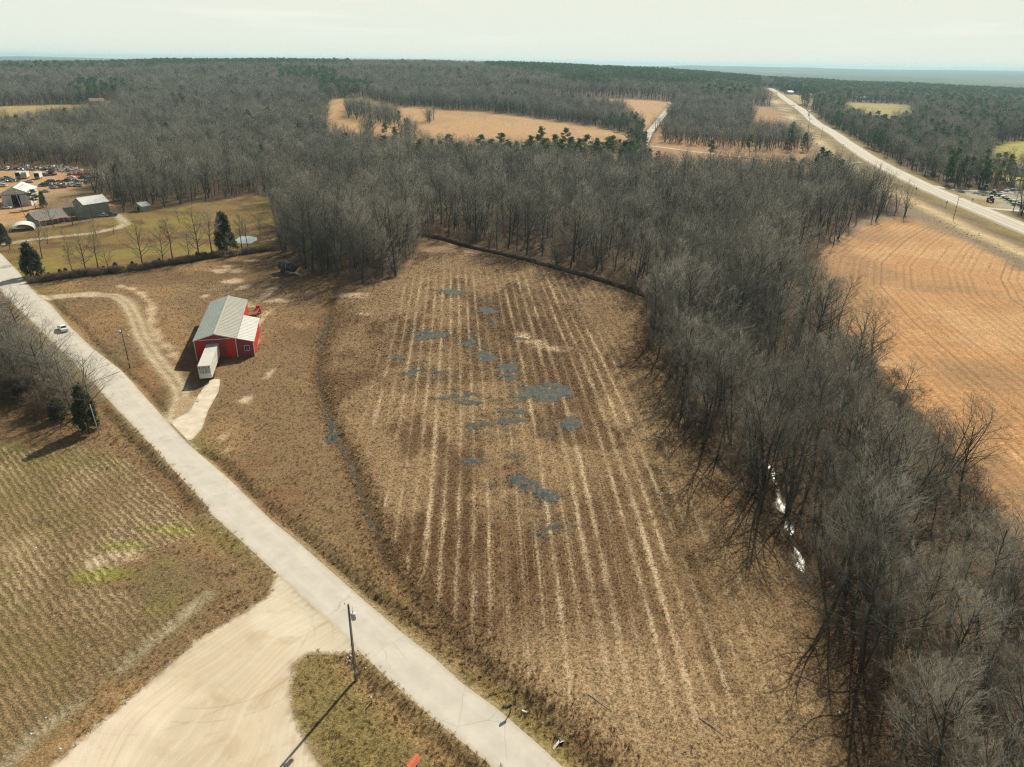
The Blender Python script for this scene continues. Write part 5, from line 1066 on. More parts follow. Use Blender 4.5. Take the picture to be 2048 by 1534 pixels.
core = MB(); core.add([(0.05, 0.05, 0), (BW-.05, 0.05, 0), (BW-.05, BL-.05, 0), (0.05, BL-.05, 0), (0.05, .05, EH-.02), (BW/2, .05, RH-.06), (BW-.05, .05, EH-.02), (0.05, BL-.05, EH-.02), (BW/2, BL-.05, RH-.06), (BW-.05, BL-.05, EH-.02)],
    [(0, 1, 6, 5, 4), (1, 2, 9, 6), (2, 3, 7, 8, 9), (3, 0, 4, 7)]); core.build('wall', M['red'], barn)
panels(0.05, 2.1, 0.05, 0.1, lambda x: zg(x)-.1, M['red'], barn, 1.02); panels(6.9, BW-.05, 0.05, 0.1, lambda x: zg(x)-.1, M['red'], barn, 0.98)
door = MB(); door.box((4.55, 0.0, 2.5), (4.9, 0.10, 4.95)); dr = door.build('sliding_door', M['redd'], barn)
for i in range(7): MB().box((2.1+0.35+i*0.7, -0.065, 2.5), (0.05, 0.03, 4.9)).build('door_rib', M['redd'], dr)
MB().box((4.55, -0.09, 5.05), (7.0, 0.12, 0.14)).build('door_track', M['trim'], barn)
panels(2.1, 6.9, 0.05, 5.02, lambda x: zg(x)-.1, M['redd'], barn, 0.98)
def roofplane(name, p0, p1, p2, p3, mat, parent, nseam, th=0.06):
    """p0,p1 along the eave, p2,p3 along the ridge; sheets laid edge to edge with raised seams"""
    p0, p1, p2, p3 = map(Vector, (p0, p1, p2, p3)); nrm = (p1-p0).cross(p3-p0).normalized()
    if nrm.z < 0: nrm = -nrm
    for i in range(nseam):
        a, b_ = i/nseam, (i+1)/nseam; q = [p0.lerp(p1, a), p0.lerp(p1, b_), p3.lerp(p2, b_), p3.lerp(p2, a)]; e = (q[1]-q[0]).normalized()*0.03
        m = MB(); up_ = nrm*0.045; lift = nrm*(0.004*(i % 2))
        m.add([tuple(v) for v in (q[0]+lift, q[0]+e+up_+lift, q[0]+e*2+lift, q[1]+lift, q[3]+lift, q[3]+e+up_+lift, q[3]+e*2+lift, q[2]+lift)]+[tuple(v-nrm*th) for v in (q[0], q[1], q[2], q[3])],
              [(0, 1, 5, 4), (1, 2, 6, 5), (2, 3, 7, 6), (8, 11, 10, 9), (0, 8, 9, 3), (7, 10, 11, 4), (3, 9, 10, 7), (0, 4, 11, 8)])
        m.build(name, mat, parent)
ov = 0.25
roofplane('roof_sheet', (-ov, -ov, EH-.06), (-ov, BL+ov, EH-.06), (BW/2, BL+ov, RH), (BW/2, -ov, RH), M['roofA'], barn, 30)
roofplane('roof_sheet', (BW+ov, BL+ov, EH-.06), (BW+ov, -ov, EH-.06), (BW/2, -ov, RH), (BW/2, BL+ov, RH), M['roofB'], barn, 30)
m = MB(); m.slab([(BW/2-.28, -ov-.02, RH+.0), (BW/2, -ov-.02, RH+.09), (BW/2, BL+ov+.02, RH+.09), (BW/2-.28, BL+ov+.02, RH+.0)], 0.03); m.slab([(BW/2, -ov-.02, RH+.09), (BW/2+.28, -ov-.02, RH), (BW/2+.28, BL+ov+.02, RH), (BW/2, BL+ov+.02, RH+.09)], 0.03); m.build('ridge_cap', M['roofB'], barn)
for xx in (0.0, BW-.05): MB().box((xx, -0.06, EH/2), (0.16, 0.16, EH-.1)).build('corner_trim', M['trim'], barn)
m = MB(); m.add([(-ov, -ov-.05, EH-.25), (BW/2, -ov-.05, RH-.18), (BW/2, -ov-.05, RH+.02), (-ov, -ov-.05, EH-.02), (-ov, -ov, EH-.25), (BW/2, -ov, RH-.18), (BW/2, -ov, RH+.02), (-ov, -ov, EH-.02)], [(0, 1, 2, 3), (7, 6, 5, 4), (3, 2, 6, 7), (0, 4, 5, 1)]); m.build('gable_trim', M['trim'], barn)
m = MB(); m.add([(BW+ov, -ov-.05, EH-.25), (BW/2, -ov-.05, RH-.18), (BW/2, -ov-.05, RH+.02), (BW+ov, -ov-.05, EH-.02), (BW+ov, -ov, EH-.25), (BW/2, -ov, RH-.18), (BW/2, -ov, RH+.02), (BW+ov, -ov, EH-.02)], [(3, 2, 1, 0), (4, 5, 6, 7), (7, 6, 2, 3), (1, 5, 4, 0)]); m.build('gable_trim', M['trim'], barn)
# lean-to
x0, x1 = BW, BW+LW; zl = lambda x: LE0+(LE1-LE0)*(x-x0)/LW
lt_ = MB(); lt_.add([(x0, .3, 0), (x1, .3, 0), (x1, LL, 0), (x0, LL, 0), (x0, .3, LE0-.08), (x1, .3, LE1-.08), (x1, LL, LE1-.08), (x0, LL, LE0-.08)], [(0, 1, 5, 4), (1, 2, 6, 5), (2, 3, 7, 6)]); lt = lt_.build('lean_to', M['redd'], barn)
panels(x0+.1, x1-.05, 0.3, 0.1, lambda x: zl(x)-.15, M['redd'], lt, 1.0)
for i in range(16):
    yy = 0.3+(LL-.3)*i/16; MB().box((x1+.02, yy+.52, LE1/2), (0.05, 0.96, LE1-.25)).build('wall_panel', M['red'], lt)
roofplane('roof_sheet', (x1+.35, -.1, LE1-.06), (x1+.35, LL+.3, LE1-.06), (x0+.27, LL+.3, LE0+.02), (x0+.27, -.1, LE0+.02), M['roofC'], lt, 17)
MB().box((x1+.03, .24, LE1/2-.05), (0.16, 0.16, LE1-.2)).build('corner_trim', M['trim'], lt)
win = MB().box((x0+2.2, 0.20, 2.25), (1.15, 0.08, 1.35)).build('window', M['trim'], barn)
for dx in (-.26, .26): MB().box((x0+2.2+dx, 0.15, 2.25), (0.44, 0.03, 1.12)).build('pane', M['glass'], win)
MB().tube((BW-.1, -0.1, EH+.05), (BW-.1, -.1, EH+.5), 0.05).build('vent_pipe', M['steel'], barn)
# red machine beside the barn
p = W(506, 632, 0); rm_ = empty('hay_elevator', (p[0]+1.2, p[1]+1.0, gz(p[0], p[1])), BA, 'small red farm machine with pale pink chute behind the lean-to', 'farm machine')
MB().box((0, 1.4, 1.5), (1.3, 1.5, 1.6), taper=0.8).build('hopper', M['red'], rm_); MB().slab([(-1.6, -1.2, .6), (-.4, -1.5, .7), (.6, 1.0, 2.0), (-.4, 1.2, 2.0)], .12).build('chute', M['salmon'], rm_)
for dx in (-.6, .6): MB().tube((dx-.1, 1.4, .4), (dx+.1, 1.4, .4), .42, n=14).build('wheel', M['rub'], rm_)
MB().box((0, .2, .75), (.25, 2.6, .15)).build('drawbar', M['darksteel'], rm_)

# ------------------------------------------------------------------ box trailer backed up to the barn
p = W(401, 765.6); tr = empty('box_trailer', (p[0], p[1], gz(p[0], p[1])-0.02), math.atan2(0.24, 0.971), 'long white box trailer backed against the front of the red barn', 'trailer')
TW, TL, TH0, TH1 = 2.55, 15.6, 1.05, 3.95
MB().box((TW/2, TL/2, (TH0+TH1)/2), (TW, TL, TH1-TH0)).build('body', M['whitep'], tr)
MB().box((TW/2, TL/2, TH1+.02), (TW+.06, TL+.04, .05)).build('roof', M['roofC'], tr)
for i in range(13): MB().box((TW+.02, 0.9+i*1.15, (TH0+TH1)/2), (.04, .06, TH1-TH0-.3)).build('side_rib', M['whitep'], tr)
fr = MB()
for q_ in (((TW/2, -.03, TH1-.08), (TW, .07, .16)), ((.06, -.03, 2.5), (.13, .07, 2.8)), ((TW-.06, -.03, 2.5), (.13, .07, 2.8)), ((TW/2, -.03, TH0+.08), (TW, .07, .18)), ((TW/2, -.03, TH0+1.2), (TW-.26, .07, .07))): fr.box(*q_)
fr.build('door_frame', M['trim'], tr)
for i, dx in enumerate((TW*.28, TW*.72)):
    d_ = MB().box((dx, -.02, TH0+2.0), (1.02, .05, 1.5)).build('rear_door', M['galv'], tr); MB().box((dx+(.3 if i == 0 else -.3), -.06, TH0+1.9), (.05, .05, 1.5)).build('lock_rod', M['darksteel'], d_)
MB().box((TW/2, -.02, TH0+.65), (TW-.28, .05, 1.0)).build('lower_panel', M['whitep'], tr)
for dx in (.35, TW/2, TW-.35): MB().box((dx, -.02, TH1-.35), (.10, .10, .5)).build('door_post', M['darksteel'], tr)
MB().box((TW/2, 2.9, .72), (1.0, 3.0, .25)).build('bogie', M['darksteel'], tr)
for yy in (2.2, 3.5):
    for dx in (.25, TW-.25):
        wlo = MB().tube((dx-.22, yy, .5), (dx+.22, yy, .5), .5, n=18).build('wheel', M['rub'], tr); MB().tube((dx-.24, yy, .5), (dx+.24, yy, .5), .2, n=10).build('rim', M['steel'], wlo)
for dx in (.7, TW-.7): MB().box((dx, 11.8, .52), (.12, .12, 1.1)).build('landing_leg', M['darksteel'], tr)
MB().box((TW/2, .05, .62), (2.2, .1, .12)).build('rear_bumper', M['darksteel'], tr)

# ------------------------------------------------------------------ vehicles
def wheel_set(par, xs, ys, r_, w_, n=14):
    for y in ys:
        for x in xs:
            w = MB().tube((x-w_/2, y, r_), (x+w_/2, y, r_), r_, n=n).build('wheel', M['rub'], par); MB().tube((x-w_/2-.01, y, r_), (x+w_/2+.01, y, r_), r_*.55, n=10).build('rim', M['steel'], w)
def car(loc, rz, body, kind='sedan', label='', group=None, name=None, detail=True, cat=None):
    L, Wd = {'sedan': (4.7, 1.82), 'pickup': (5.6, 1.95), 'van': (5.2, 1.95), 'suv': (4.8, 1.9)}[kind]
    nm = name or {'sedan': 'sedan_car', 'pickup': 'pickup_truck', 'van': 'van', 'suv': 'estate_car'}[kind]
    e = empty(nm, loc, rz, label, cat or {'sedan': 'car', 'pickup': 'pickup truck', 'van': 'van', 'suv': 'car'}[kind], group)
    h = L/2; w = Wd/2; bz = .28
    prof = {'sedan': [(-h, .45), (-h, .92), (-h+.25, 1.0), (-h+1.0, 1.02), (h-1.45, 1.0), (h-.2, .86), (h, .65), (h, .32), (h-.3, bz), (-h+.2, bz)],
            'suv': [(-h, .45), (-h, 1.08), (h-1.3, 1.08), (h-.2, .95), (h, .7), (h, .35), (h-.3, bz), (-h+.2, bz)],
            'pickup': [(-h, .5), (-h, 1.12), (-h+2.0, 1.12), (h-1.6, 1.12), (h-.25, 1.0), (h, .75), (h, .4), (h-.3, .35), (-h+.2, .35)],
            'van': [(-h, .5), (-h, 1.25), (h-1.1, 1.2), (h-.2, 1.0), (h, .7), (h, .4), (h-.3, .3), (-h+.2, .3)]}[kind]
    def loft(prof, w0, tuck, name, mat, par):
        m = MB(); n = len(prof); zs = [z for _, z in prof]; zm = max(zs); V = []
        for s_ in (-1, 1):
            for y, z in prof: V.append((s_*(w0-(tuck if z > zm-.12 else 0)), y, z))
        F = [tuple(range(n)), tuple(reversed(range(n, 2*n)))]+[((i+1) % n, i, n+i, n+(i+1) % n) for i in range(n)]
        o = m.add(V, F).build(name, mat, par)
        if detail: bv = o.modifiers.new('edge', 'BEVEL'); bv.width = .06; bv.segments = 2; bv.limit_method = 'ANGLE'
        return o
    loft(prof, w, .10, 'body', body, e)
    c = {'sedan': (-h+.75, -h+1.35, h-2.0, h-1.35, 1.43, 1.0), 'suv': (-h+.05, -h+.35, h-2.05, h-1.4, 1.70, 1.06), 'pickup': (-h+2.0, -h+2.25, h-2.3, h-1.75, 1.78, 1.1), 'van': (-h+.03, -h+.2, h-1.9, h-1.2, 2.0, 1.2)}[kind]
    y0, y1, y2, y3, zt, zb = c
    V = []
    for s_ in (-1, 1): V += [(s_*(w-.10), y0, zb), (s_*(w-.26), y1, zt), (s_*(w-.26), y2, zt), (s_*(w-.10), y3, zb)]
    cab = MB().add(V, [(0, 1, 2, 3), (7, 6, 5, 4), (1, 5, 6, 2), (0, 4, 5, 1), (3, 2, 6, 7)]).build('cabin', body, e)
    def inset(q, k, name):
        cc = sum((Vector(v) for v in q), Vector())/4; n_ = (Vector(q[1])-Vector(q[0])).cross(Vector(q[2])-Vector(q[0])).normalized()
        if n_.dot(cc-Vector((0, (y0+y3)/2, zb))) < 0: n_ = -n_
        qq = [tuple(cc+(Vector(v)-cc)*k+n_*.012) for v in q]; MB().add(qq, [(0, 1, 2, 3)]).build(name, M['glass'], e)
    inset([V[3], V[2], V[6], V[7]], .86, 'windscreen'); inset([V[0], V[1], V[5], V[4]], .84, 'rear_window'); inset(V[0:4], .80, 'side_window'); inset(V[4:8], .80, 'side_window')
    wheel_set(e, (-w+.10, w-.10), (-h+.95, h-.9), .34 if kind != 'pickup' else .39, .22, 14 if detail else 8)
    if kind == 'pickup': MB().box((0, -h+1.05, 1.135), (Wd-.35, 1.75, .02)).build('cargo_bed', M['darksteel'], e)
    if detail:
        for s_ in (-1, 1): MB().box((s_*(w-.28), h-.06, .68), (.36, .10, .16)).build('headlight', M['galv'], e); MB().box((s_*(w-.25), -h-.0, .82), (.34, .06, .14)).build('tail_light', M['red'], e); MB().box((s_*(w+.08), h-1.75, 1.05), (.16, .10, .12)).build('mirror', body, e)
        MB().box((0, -h-.02, .48), (Wd-.2, .12, .18)).build('bumper', body, e)
    return e
p = W(127, 661); nx_ = ROAD_C[2]-ROAD_C[1]; ra = math.atan2((W(160, 700)-W(110, 640))[0], -(W(160, 700)-W(110, 640))[1])
car((p[0], p[1], gz(p[0], p[1])+.01), ra, M['whitec'], 'sedan', 'white sedan driving away along the county road past the thicket')
P_ = [('white', (0.74, 0.73, 0.70)), ('silver', (0.42, 0.43, 0.43)), ('dark blue', (0.03, 0.05, 0.09)), ('dark grey', (0.06, 0.065, 0.07)), ('rusty red', (0.22, 0.05, 0.04)), ('faded teal', (0.12, 0.25, 0.24)), ('tan', (0.40, 0.33, 0.24)), ('black', (0.02, 0.02, 0.022))]
PM = {n_: plain(n_.replace(' ', '_')+'_body_paint', c_, .35, spec=.5, var=.06, dirt=.35) for n_, c_ in P_}
def at(px, py, dz=0.0): q = W(px, py); return (q[0], q[1], gz(q[0], q[1])+dz)
for px, py, rz, colr, kd, lab in [(15, 417, 1.45, 'white', 'sedan', 'white sedan parked left of the workshop door'), (31, 411, 3.3, 'white', 'pickup', 'white pickup parked in the workshop doorway'), (6, 373, 1.5, 'white', 'suv', 'white estate car behind the left side of the workshop'), (59, 365, 1.5, 'silver', 'sedan', 'small pale car on the dirt behind the workshop roof'),
        (207, 433, 1.75, 'silver', 'sedan', 'silver car beside the green wall of the large grey roofed building'), (222, 432, 1.9, 'dark grey', 'pickup', 'dark pickup under the red awning post'),
        (8, 395, 1.2, 'dark grey', 'sedan', 'dark car in the shade left of the workshop gable')]:
    car(at(px, py), rz, PM[colr], kd, lab, detail=False)
# scrapyard vehicles
sv = [(150, 364, 1.3, 'faded teal', 'pickup', 'faded teal truck among scrap right of the workshop'), (100, 366, 1.5, 'dark blue', 'van', 'dark blue van in the scrap row behind the workshop'), (88, 372, 1.7, 'black', 'van', 'black van at the left end of the scrap row'), (118, 366, 1.2, 'rusty red', 'pickup', 'rusty red pickup in the scrap row'),
      (133, 363, 1.5, 'dark grey', 'suv', 'dark grey wreck in the middle of the scrap row'), (165, 357, 1.4, 'dark blue', 'suv', 'blue wreck behind the faded teal truck'), (176, 360, 1.1, 'dark grey', 'van', 'grey van at the right end of the scrap row'), (190, 356, 1.8, 'black', 'sedan', 'black wreck at the far right of the scrap row'), (142, 356, 1.6, 'white', 'sedan', 'white wreck behind the scrap row'),
      (108, 377, 1.3, 'tan', 'sedan', 'tan wreck in front of the scrap row'), (125, 376, 1.9, 'rusty red', 'sedan', 'red wreck in front of the scrap row'), (140, 373, 1.2, 'silver', 'sedan', 'silver wreck in front of the scrap row'), (156, 373, 1.6, 'tan', 'suv', 'tan estate wreck in front of the teal truck'), (92, 384, 1.4, 'silver', 'sedan', 'pale wreck by the workshop rear corner'),
      (12, 357, 1.5, 'dark grey', 'sedan', 'dark wreck at the far left yard edge'), (5, 361, 1.2, 'faded teal', 'suv', 'teal wreck at the far left yard edge'), (22, 360, 1.7, 'silver', 'sedan', 'silver wreck left of the two box bodies'), (88, 352, 1.7, 'rusty red', 'pickup', 'rusty red wrecker right of the open box body')]
for px, py, rz, colr, kd, lab in sv: car(at(px, py), rz, PM[colr], kd, lab, 'wrecks in the scrapyard', detail=False)
def box_body(px, py, rz, lab, open_, Wd=2.5, L=6.0, H=3.3):
    e = empty('truck_box', at(px, py), rz, lab, 'box body', 'white box bodies in the scrapyard')
    MB().box((0, L/2, H/2+.6), (Wd, L, H-.5)).build('body', M['whitep'], e); MB().box((0, L/2, H+.4), (Wd+.05, L+.05, .06)).build('roof', M['roofC'], e)
    MB().box((0, -.02, H/2+.55), (Wd-.3, .06, H-.9)).build('rear_opening' if open_ else 'rear_door', M['dark'] if open_ else M['galv'], e)
    if open_: MB().box((.1, -.4, 1.3), (1.6, .7, .9)).build('load', M['teal'], e)
    wheel_set(e, (-1.0, 1.0), (1.2, L-1.2), .42, .25, 8)
box_body(37, 358, 0.35, 'left hand white box body with a dark mottled back', True); box_body(50, 358, 0.35, 'white box body with a closed pale back', False); box_body(75, 359, 0.3, 'white box body open at the back with a teal load', True, 2.7)
e = empty('cement_mixer_truck', at(103, 350), 1.3, 'pale old truck with red mixer drum by the orange dirt', 'truck')
MB().box((0, 2.2, 1.6), (2.2, 1.8, 1.9), taper=.85).build('cab', M['whitep'], e); MB().tube((0, -2.6, 2.6), (0, 1.0, 1.7), .7, 1.25, n=12).build('drum', PM['rusty red'], e); MB().box((0, 0, .85), (2.0, 7.0, .3)).build('chassis', M['darksteel'], e); wheel_set(e, (-1, 1), (-2.4, -1.4, 2.3), .48, .28, 8)

# rubble and scrap heaps: nobody could count the pieces
def heap(name, pts, n, wid, hgt, mats, label, cat, seed, smin=.4, smax=1.6):
    r = np.random.default_rng(seed); p = Wn(pts)[:, :2]; seg = np.linalg.norm(np.diff(p, axis=0), axis=1); L = np.concatenate([[0], np.cumsum(seg)]); m = MB(); mi = []
    for i in range(n):
        s = r.uniform(0, L[-1]); x = np.interp(s, L, p[:, 0])+r.normal(0, wid); y = np.interp(s, L, p[:, 1])+r.normal(0, wid); z = gz(x, y)+abs(r.normal(0, hgt))
        f0 = len(m.f); q = Matrix.Rotation(r.uniform(0, 6), 3, 'Z') @ Matrix.Rotation(r.uniform(-.7, .7), 3, 'X'); m.box((x, y, z), (r.uniform(smin, smax), r.uniform(smin, smax), r.uniform(.2, .6)*smax), rot=q, taper=r.uniform(.4, 1)); mi += [int(r.integers(0, len(mats)))]*(len(m.f)-f0)
    o = m.build(name, mats); o.data.polygons.foreach_set('material_index', mi); return tag(o, label, cat, None, 'stuff')
heap('rubble_bank', [(118, 340), (145, 344), (170, 346), (200, 350), (212, 353)], 420, 2.2, .9, [M['stone'], M['whitep'], M['tealg'], M['blk']], 'bank of pale broken rubble behind the orange dirt', 'rubble', 1)
heap('scrap_bank', [(-10, 339), (40, 339), (80, 339), (118, 340)], 420, 2.2, .9, [M['darksteel'], M['teal'], M['whitep'], M['steel'], PM['rusty red']], 'long bank of dark and teal scrap along the yard back', 'scrap', 2)
heap('scrap_pile', [(92, 372), (120, 371), (150, 369), (180, 363), (195, 360)], 320, 2.4, .6, [M['darksteel'], M['steel'], PM['rusty red'], M['whitep'], M['teal']], 'loose scrap metal lying between the wrecks', 'scrap', 3, .3, 1.4)
heap('scrap_pile', [(-8, 364), (6, 360), (20, 362), (30, 364)], 130, 1.8, .6, [M['darksteel'], M['steel'], M['teal']], 'scrap heap left of the box bodies', 'scrap', 4, .3, 1.4)
p = np.array(at(173, 350)); m = MB()
for i in range(9): m.tube((p[0]-9+i*2.2, p[1]+random.uniform(-1, 1), p[2]-.4), (p[0]-9+i*2.2+.3, p[1]+.3, p[2]+random.uniform(.9, 2.1)), 2.2, .35, n=9)
M['clay'] = plain('red_clay_earth', (0.40, 0.12, 0.045), .95, var=.3, sc=1.0); m.build('clay_mound', M['clay'], smooth=True); tag(bpy.data.objects['clay_mound'], 'low mounds of red clay in front of the rubble bank', 'earth mound')

# ------------------------------------------------------------------ farm buildings
def gable(name, FL, FR, depth, eave, ridge, label, wall, roof, cat='building', axis_='depth', ovh=.4, seams=0, roof2=None, z=None, lean=0):
    """front corners given by surveyed points; ridge runs back from the front ('depth') or along it ('front')"""
    FL = np.array(FL[:2]); FR = np.array(FR[:2]); w = np.linalg.norm(FR-FL); a = math.atan2(FR[1]-FL[1], FR[0]-FL[0]); zz = gz(*((FL+FR)/2)) if z is None else z
    e = empty(name, (FL[0], FL[1], zz-.05), a, label, cat)
    m = MB()
    if axis_ == 'depth':
        V = [(0, 0, 0), (w, 0, 0), (w, depth, 0), (0, depth, 0), (0, 0, eave), (w/2, 0, ridge), (w, 0, eave), (0, depth, eave), (w/2, depth, ridge), (w, depth, eave)]
        m.add(V, [(0, 1, 6, 5, 4), (1, 2, 9, 6), (2, 3, 7, 8, 9), (3, 0, 4, 7)])
        k = (ridge-eave)/(w/2); A_ = [(-ovh, -ovh, eave-ovh*k+.05), (-ovh, depth+ovh, eave-ovh*k+.05), (w/2, depth+ovh, ridge+.05), (w/2, -ovh, ridge+.05)]; B_ = [(w+ovh, depth+ovh, eave-ovh*k+.05), (w+ovh, -ovh, eave-ovh*k+.05), (w/2, -ovh, ridge+.05), (w/2, depth+ovh, ridge+.05)]; n = max(3, int(depth/1.6))
    else:
        V = [(0, 0, 0), (w, 0, 0), (w, depth, 0), (0, depth, 0), (0, 0, eave), (0, depth/2, ridge), (0, depth, eave), (w, 0, eave), (w, depth/2, ridge), (w, depth, eave)]
        m.add(V, [(0, 1, 7, 4), (1, 2, 9, 8, 7), (2, 3, 6, 9), (3, 0, 4, 5, 6)])
        k = (ridge-eave)/(depth/2); A_ = [(-ovh, -ovh, eave-ovh*k+.05), (w+ovh, -ovh, eave-ovh*k+.05), (w+ovh, depth/2, ridge+.05), (-ovh, depth/2, ridge+.05)]; B_ = [(w+ovh, depth+ovh, eave-ovh*k+.05), (-ovh, depth+ovh, eave-ovh*k+.05), (-ovh, depth/2, ridge+.05), (w+ovh, depth/2, ridge+.05)]; n = max(3, int(w/1.6))
    m.build('wall', wall, e)
    roofplane('roof_sheet', *A_, roof, e, seams or n); roofplane('roof_sheet', *B_, roof2 or roof, e, seams or n)
    e['w'] = w; return e
ws_ = gable('metal_workshop', (-240.0, 336.8), (-229.4, 341.0), 18.0, 6.2, 8.8, 'white metal workshop with dark open doorway at the scrapyard', M['wallW'], M['roofD']); w = ws_['w']
MB().box((w*.46, .3, 2.6), (w*.36, .9, 5.2)).build('door_opening', M['dark'], ws_)
for q_ in ((w*.27, .0), (w*.65, .0)): MB().box((q_[0]-.2 if q_[0] < w/2 else q_[0]+1.2, -.16, 2.6), (2.2, .12, 5.2)).build('sliding_door', M['greyw'], ws_)
MB().box((w/2, -.10, 5.45), (w*.98, .12, .2)).build('door_track', M['darksteel'], ws_)
for i in range(4):
    q0 = 3.0+i*3.2; MB().slab([(w/2+1.0, q0, 8.8-.31*1.0+.10), (w/2+3.6, q0, 8.8-.49*3.6+.12), (w/2+3.6, q0+.5, 8.8-.49*3.6+.12), (w/2+1.0, q0+.5, 8.8-.31+.10)], .03).build('skylight', M['tealg'], ws_)
ho = gable('farmhouse', (-200.2, 297.6), (-193.8, 308.4), 7.5, 2.9, 5.2, 'low farmhouse with dark ribbed roof and front porch behind bare trees', M['tealg'], M['rib'], 'house', 'front', seams=22); w = ho['w']
m = MB(); m.slab([(0, -2.6, 2.2), (w, -2.6, 2.2), (w, -.35, 2.75), (0, -.35, 2.75)], .08); m.build('porch_roof', M['rustroof'], ho)
for i in range(6): MB().box((.1+i*(w-.2)/5, -2.4, 1.1), (.14, .14, 2.2)).build('porch_post', M['trim'], ho)
for fx in (.2, .45, .8): wn_ = MB().box((w*fx, -.04, 1.55), (1.1, .08, 1.1)).build('window', M['trim'], ho); MB().box((w*fx, -.10, 1.55), (.9, .03, .9)).build('pane', M['glass'], wn_)
MB().box((w*.62, -.05, 1.05), (1.0, .08, 2.1)).build('door', M['teal'], ho)
big = gable('hall', (-188.2, 313.4), (-182.4, 322.8), 8.5, 6.2, 8.6, 'large hall with pale grey roof and green side wall', M['tealg'], M['roofD'], 'building', 'front', seams=16); w = big['w']
MB().slab([(w+.2, 1.0, 3.9), (w+3.6, 1.0, 3.5), (w+3.6, 9.0, 3.9), (w+.2, 9.0, 5.2)], .08).build('awning', M['salmon'], big)
for yy in (1.2, 5, 8.8): MB().box((w+3.4, yy, 1.8), (.14, .14, 3.6)).build('awning_post', M['trim'], big)
MB().box((w*.72, -.05, 1.05), (.95, .08, 2.1)).build('door', M['greyw'], big)
rz_ = gable('long_shed', (-201.5, 319.5), (-194.5, 323.8), 9, 3.6, 4.8, 'long low shed with rusty brown roof joined behind the farmhouse', M['tealg'], M['rustroof'], 'shed', 'front', seams=14)
sh = gable('garden_shed', W(269.5, 421.5), W(285.5, 423.5), 4.6, 2.5, 3.9, 'little pale green shed with two windows on the lawn edge', M['shedw'], M['galv'], 'shed', 'depth', .35); w = sh['w']
MB().box((w/2, -.04, 1.0), (1.1, .1, 2.0)).build('door', M['dark'], sh)
for fx in (.2, .8): wn_ = MB().box((w*fx, -.04, 1.5), (.75, .08, .75)).build('window', M['trim'], sh); MB().box((w*fx, -.10, 1.5), (.55, .03, .55)).build('pane', M['glass'], wn_)
# arched shelter
a = np.array(at(18, 458)); m = MB(); n = 10; prof = [(-4.2*math.cos(math.pi*i/n), 2.4*math.sin(math.pi*i/n)) for i in range(n+1)]+[(4.1*math.cos(math.pi*i/n), 2.3*math.sin(math.pi*i/n)) for i in range(n+1)]
ar_ = empty('arched_shelter', tuple(a+[6, 0, 0]), 0.5, 'white arched canopy shelter at the left of the farmhouse', 'shelter'); pr = [(x, z+.3) for x, z in prof]; m.prism(pr, -4, 4); m.build('canopy', M['whitep'], ar_)
for x in (-4.1, 4.1):
    for y in (-3.8, 3.8): MB().box((x, y, .3), (.1, .1, .8)).build('leg', M['steel'], ar_)
gable('grey_house', W(182, 210), W(210, 209), 14, 4.5, 7.5, 'lonely grey building among dark trees at the far left clearing', M['tealg'], M['rustroof'], 'building', 'front', seams=8)
for px, py, wpx, lab, rf in [(1176, 163, 18, 'distant building with a pink roof in the pines', 'salmon'), (1222, 162, 16, 'distant tan roofed building right of the pink roof', 'tan'), (1725, 200, 22, 'distant white house above the green pasture', 'roofC'), (1630, 195, 14, 'distant white roof by the highway bend', 'roofC'), (1660, 200, 10, 'tiny distant pale roof left of the green pasture', 'roofC'), (1582, 189, 10, 'tiny white roof beside the far highway', 'whitep'), (2040, 352, 14, 'pale roof glimpsed through trees above the machinery lot', 'roofC')]:
    a_, b_ = W(px-wpx/2, py), W(px+wpx/2, py+wpx*.0146); gable('distant_house', a_, (b_[0], b_[1]), 10, 9 if py < 170 else 5, 13 if py < 170 else 7.5, lab, M['greyw'], M[rf], 'house', 'front', .5, 4)
# farm gate, posts
for i, (px, py) in enumerate([(30, 487), (52, 484)]):
    p = at(px, py)
g_ = empty('farm_gate', at(42, 489), 0.12, 'pale rail gate lying along the farm lane by the cedar', 'gate')
for z in (.3, .6, .9, 1.2): MB().box((0, 0, z), (7.5, .07, .08)).build('rail', M['whitep'], g_)
for x in (-3.7, 0, 3.7): MB().box((x, .09, .7), (.12, .12, 1.4)).build('post', M['whitep'], g_)
e = empty('swing_frame', at(24, 507), 0.2, 'thin dark hoop frame on the grass near the broad cedar', 'frame')
for x in (-1, 1): MB().tube((x, 0, -.1), (x, 0, 1.7), .05).build('post', M['darksteel'], e)
MB().tube((-1.05, 0, 1.7), (1.05, 0, 1.7), .05).build('crossbar', M['darksteel'], e)
# wire fence along the hedge
fe = empty('wire_fence', tuple(hedge[0]), 0, 'low wire fence on short posts running along the lawn hedge', 'fence')
seg = np.linalg.norm(np.diff(hedge[:, :2], axis=0), axis=1); L = np.concatenate([[0], np.cumsum(seg)]); m = MB(); pm_ = None; prev = None
for s in np.arange(0, L[-1], 3.2):
    x, y = np.interp(s, L, hedge[:, 0])-1.0, np.interp(s, L, hedge[:, 1])+1.4; z = gz(x, y); q = (x-hedge[0][0], y-hedge[0][1], z-hedge[0][2])
    if pm_ is None: pm_ = MB().box((0, 0, .6), (.11, .11, 1.3)).build('post', M['wood'], fe); pm_.location = q
    else: c = link('post', pm_.data, fe); c.location = q
    if prev is not None:
        for h in (.4, .75, 1.1): m.tube((prev[0], prev[1], prev[2]+h), (q[0], q[1], q[2]+h), .012, n=3, cap=False)
    prev = q
m.build('wire', M['steel'], fe)

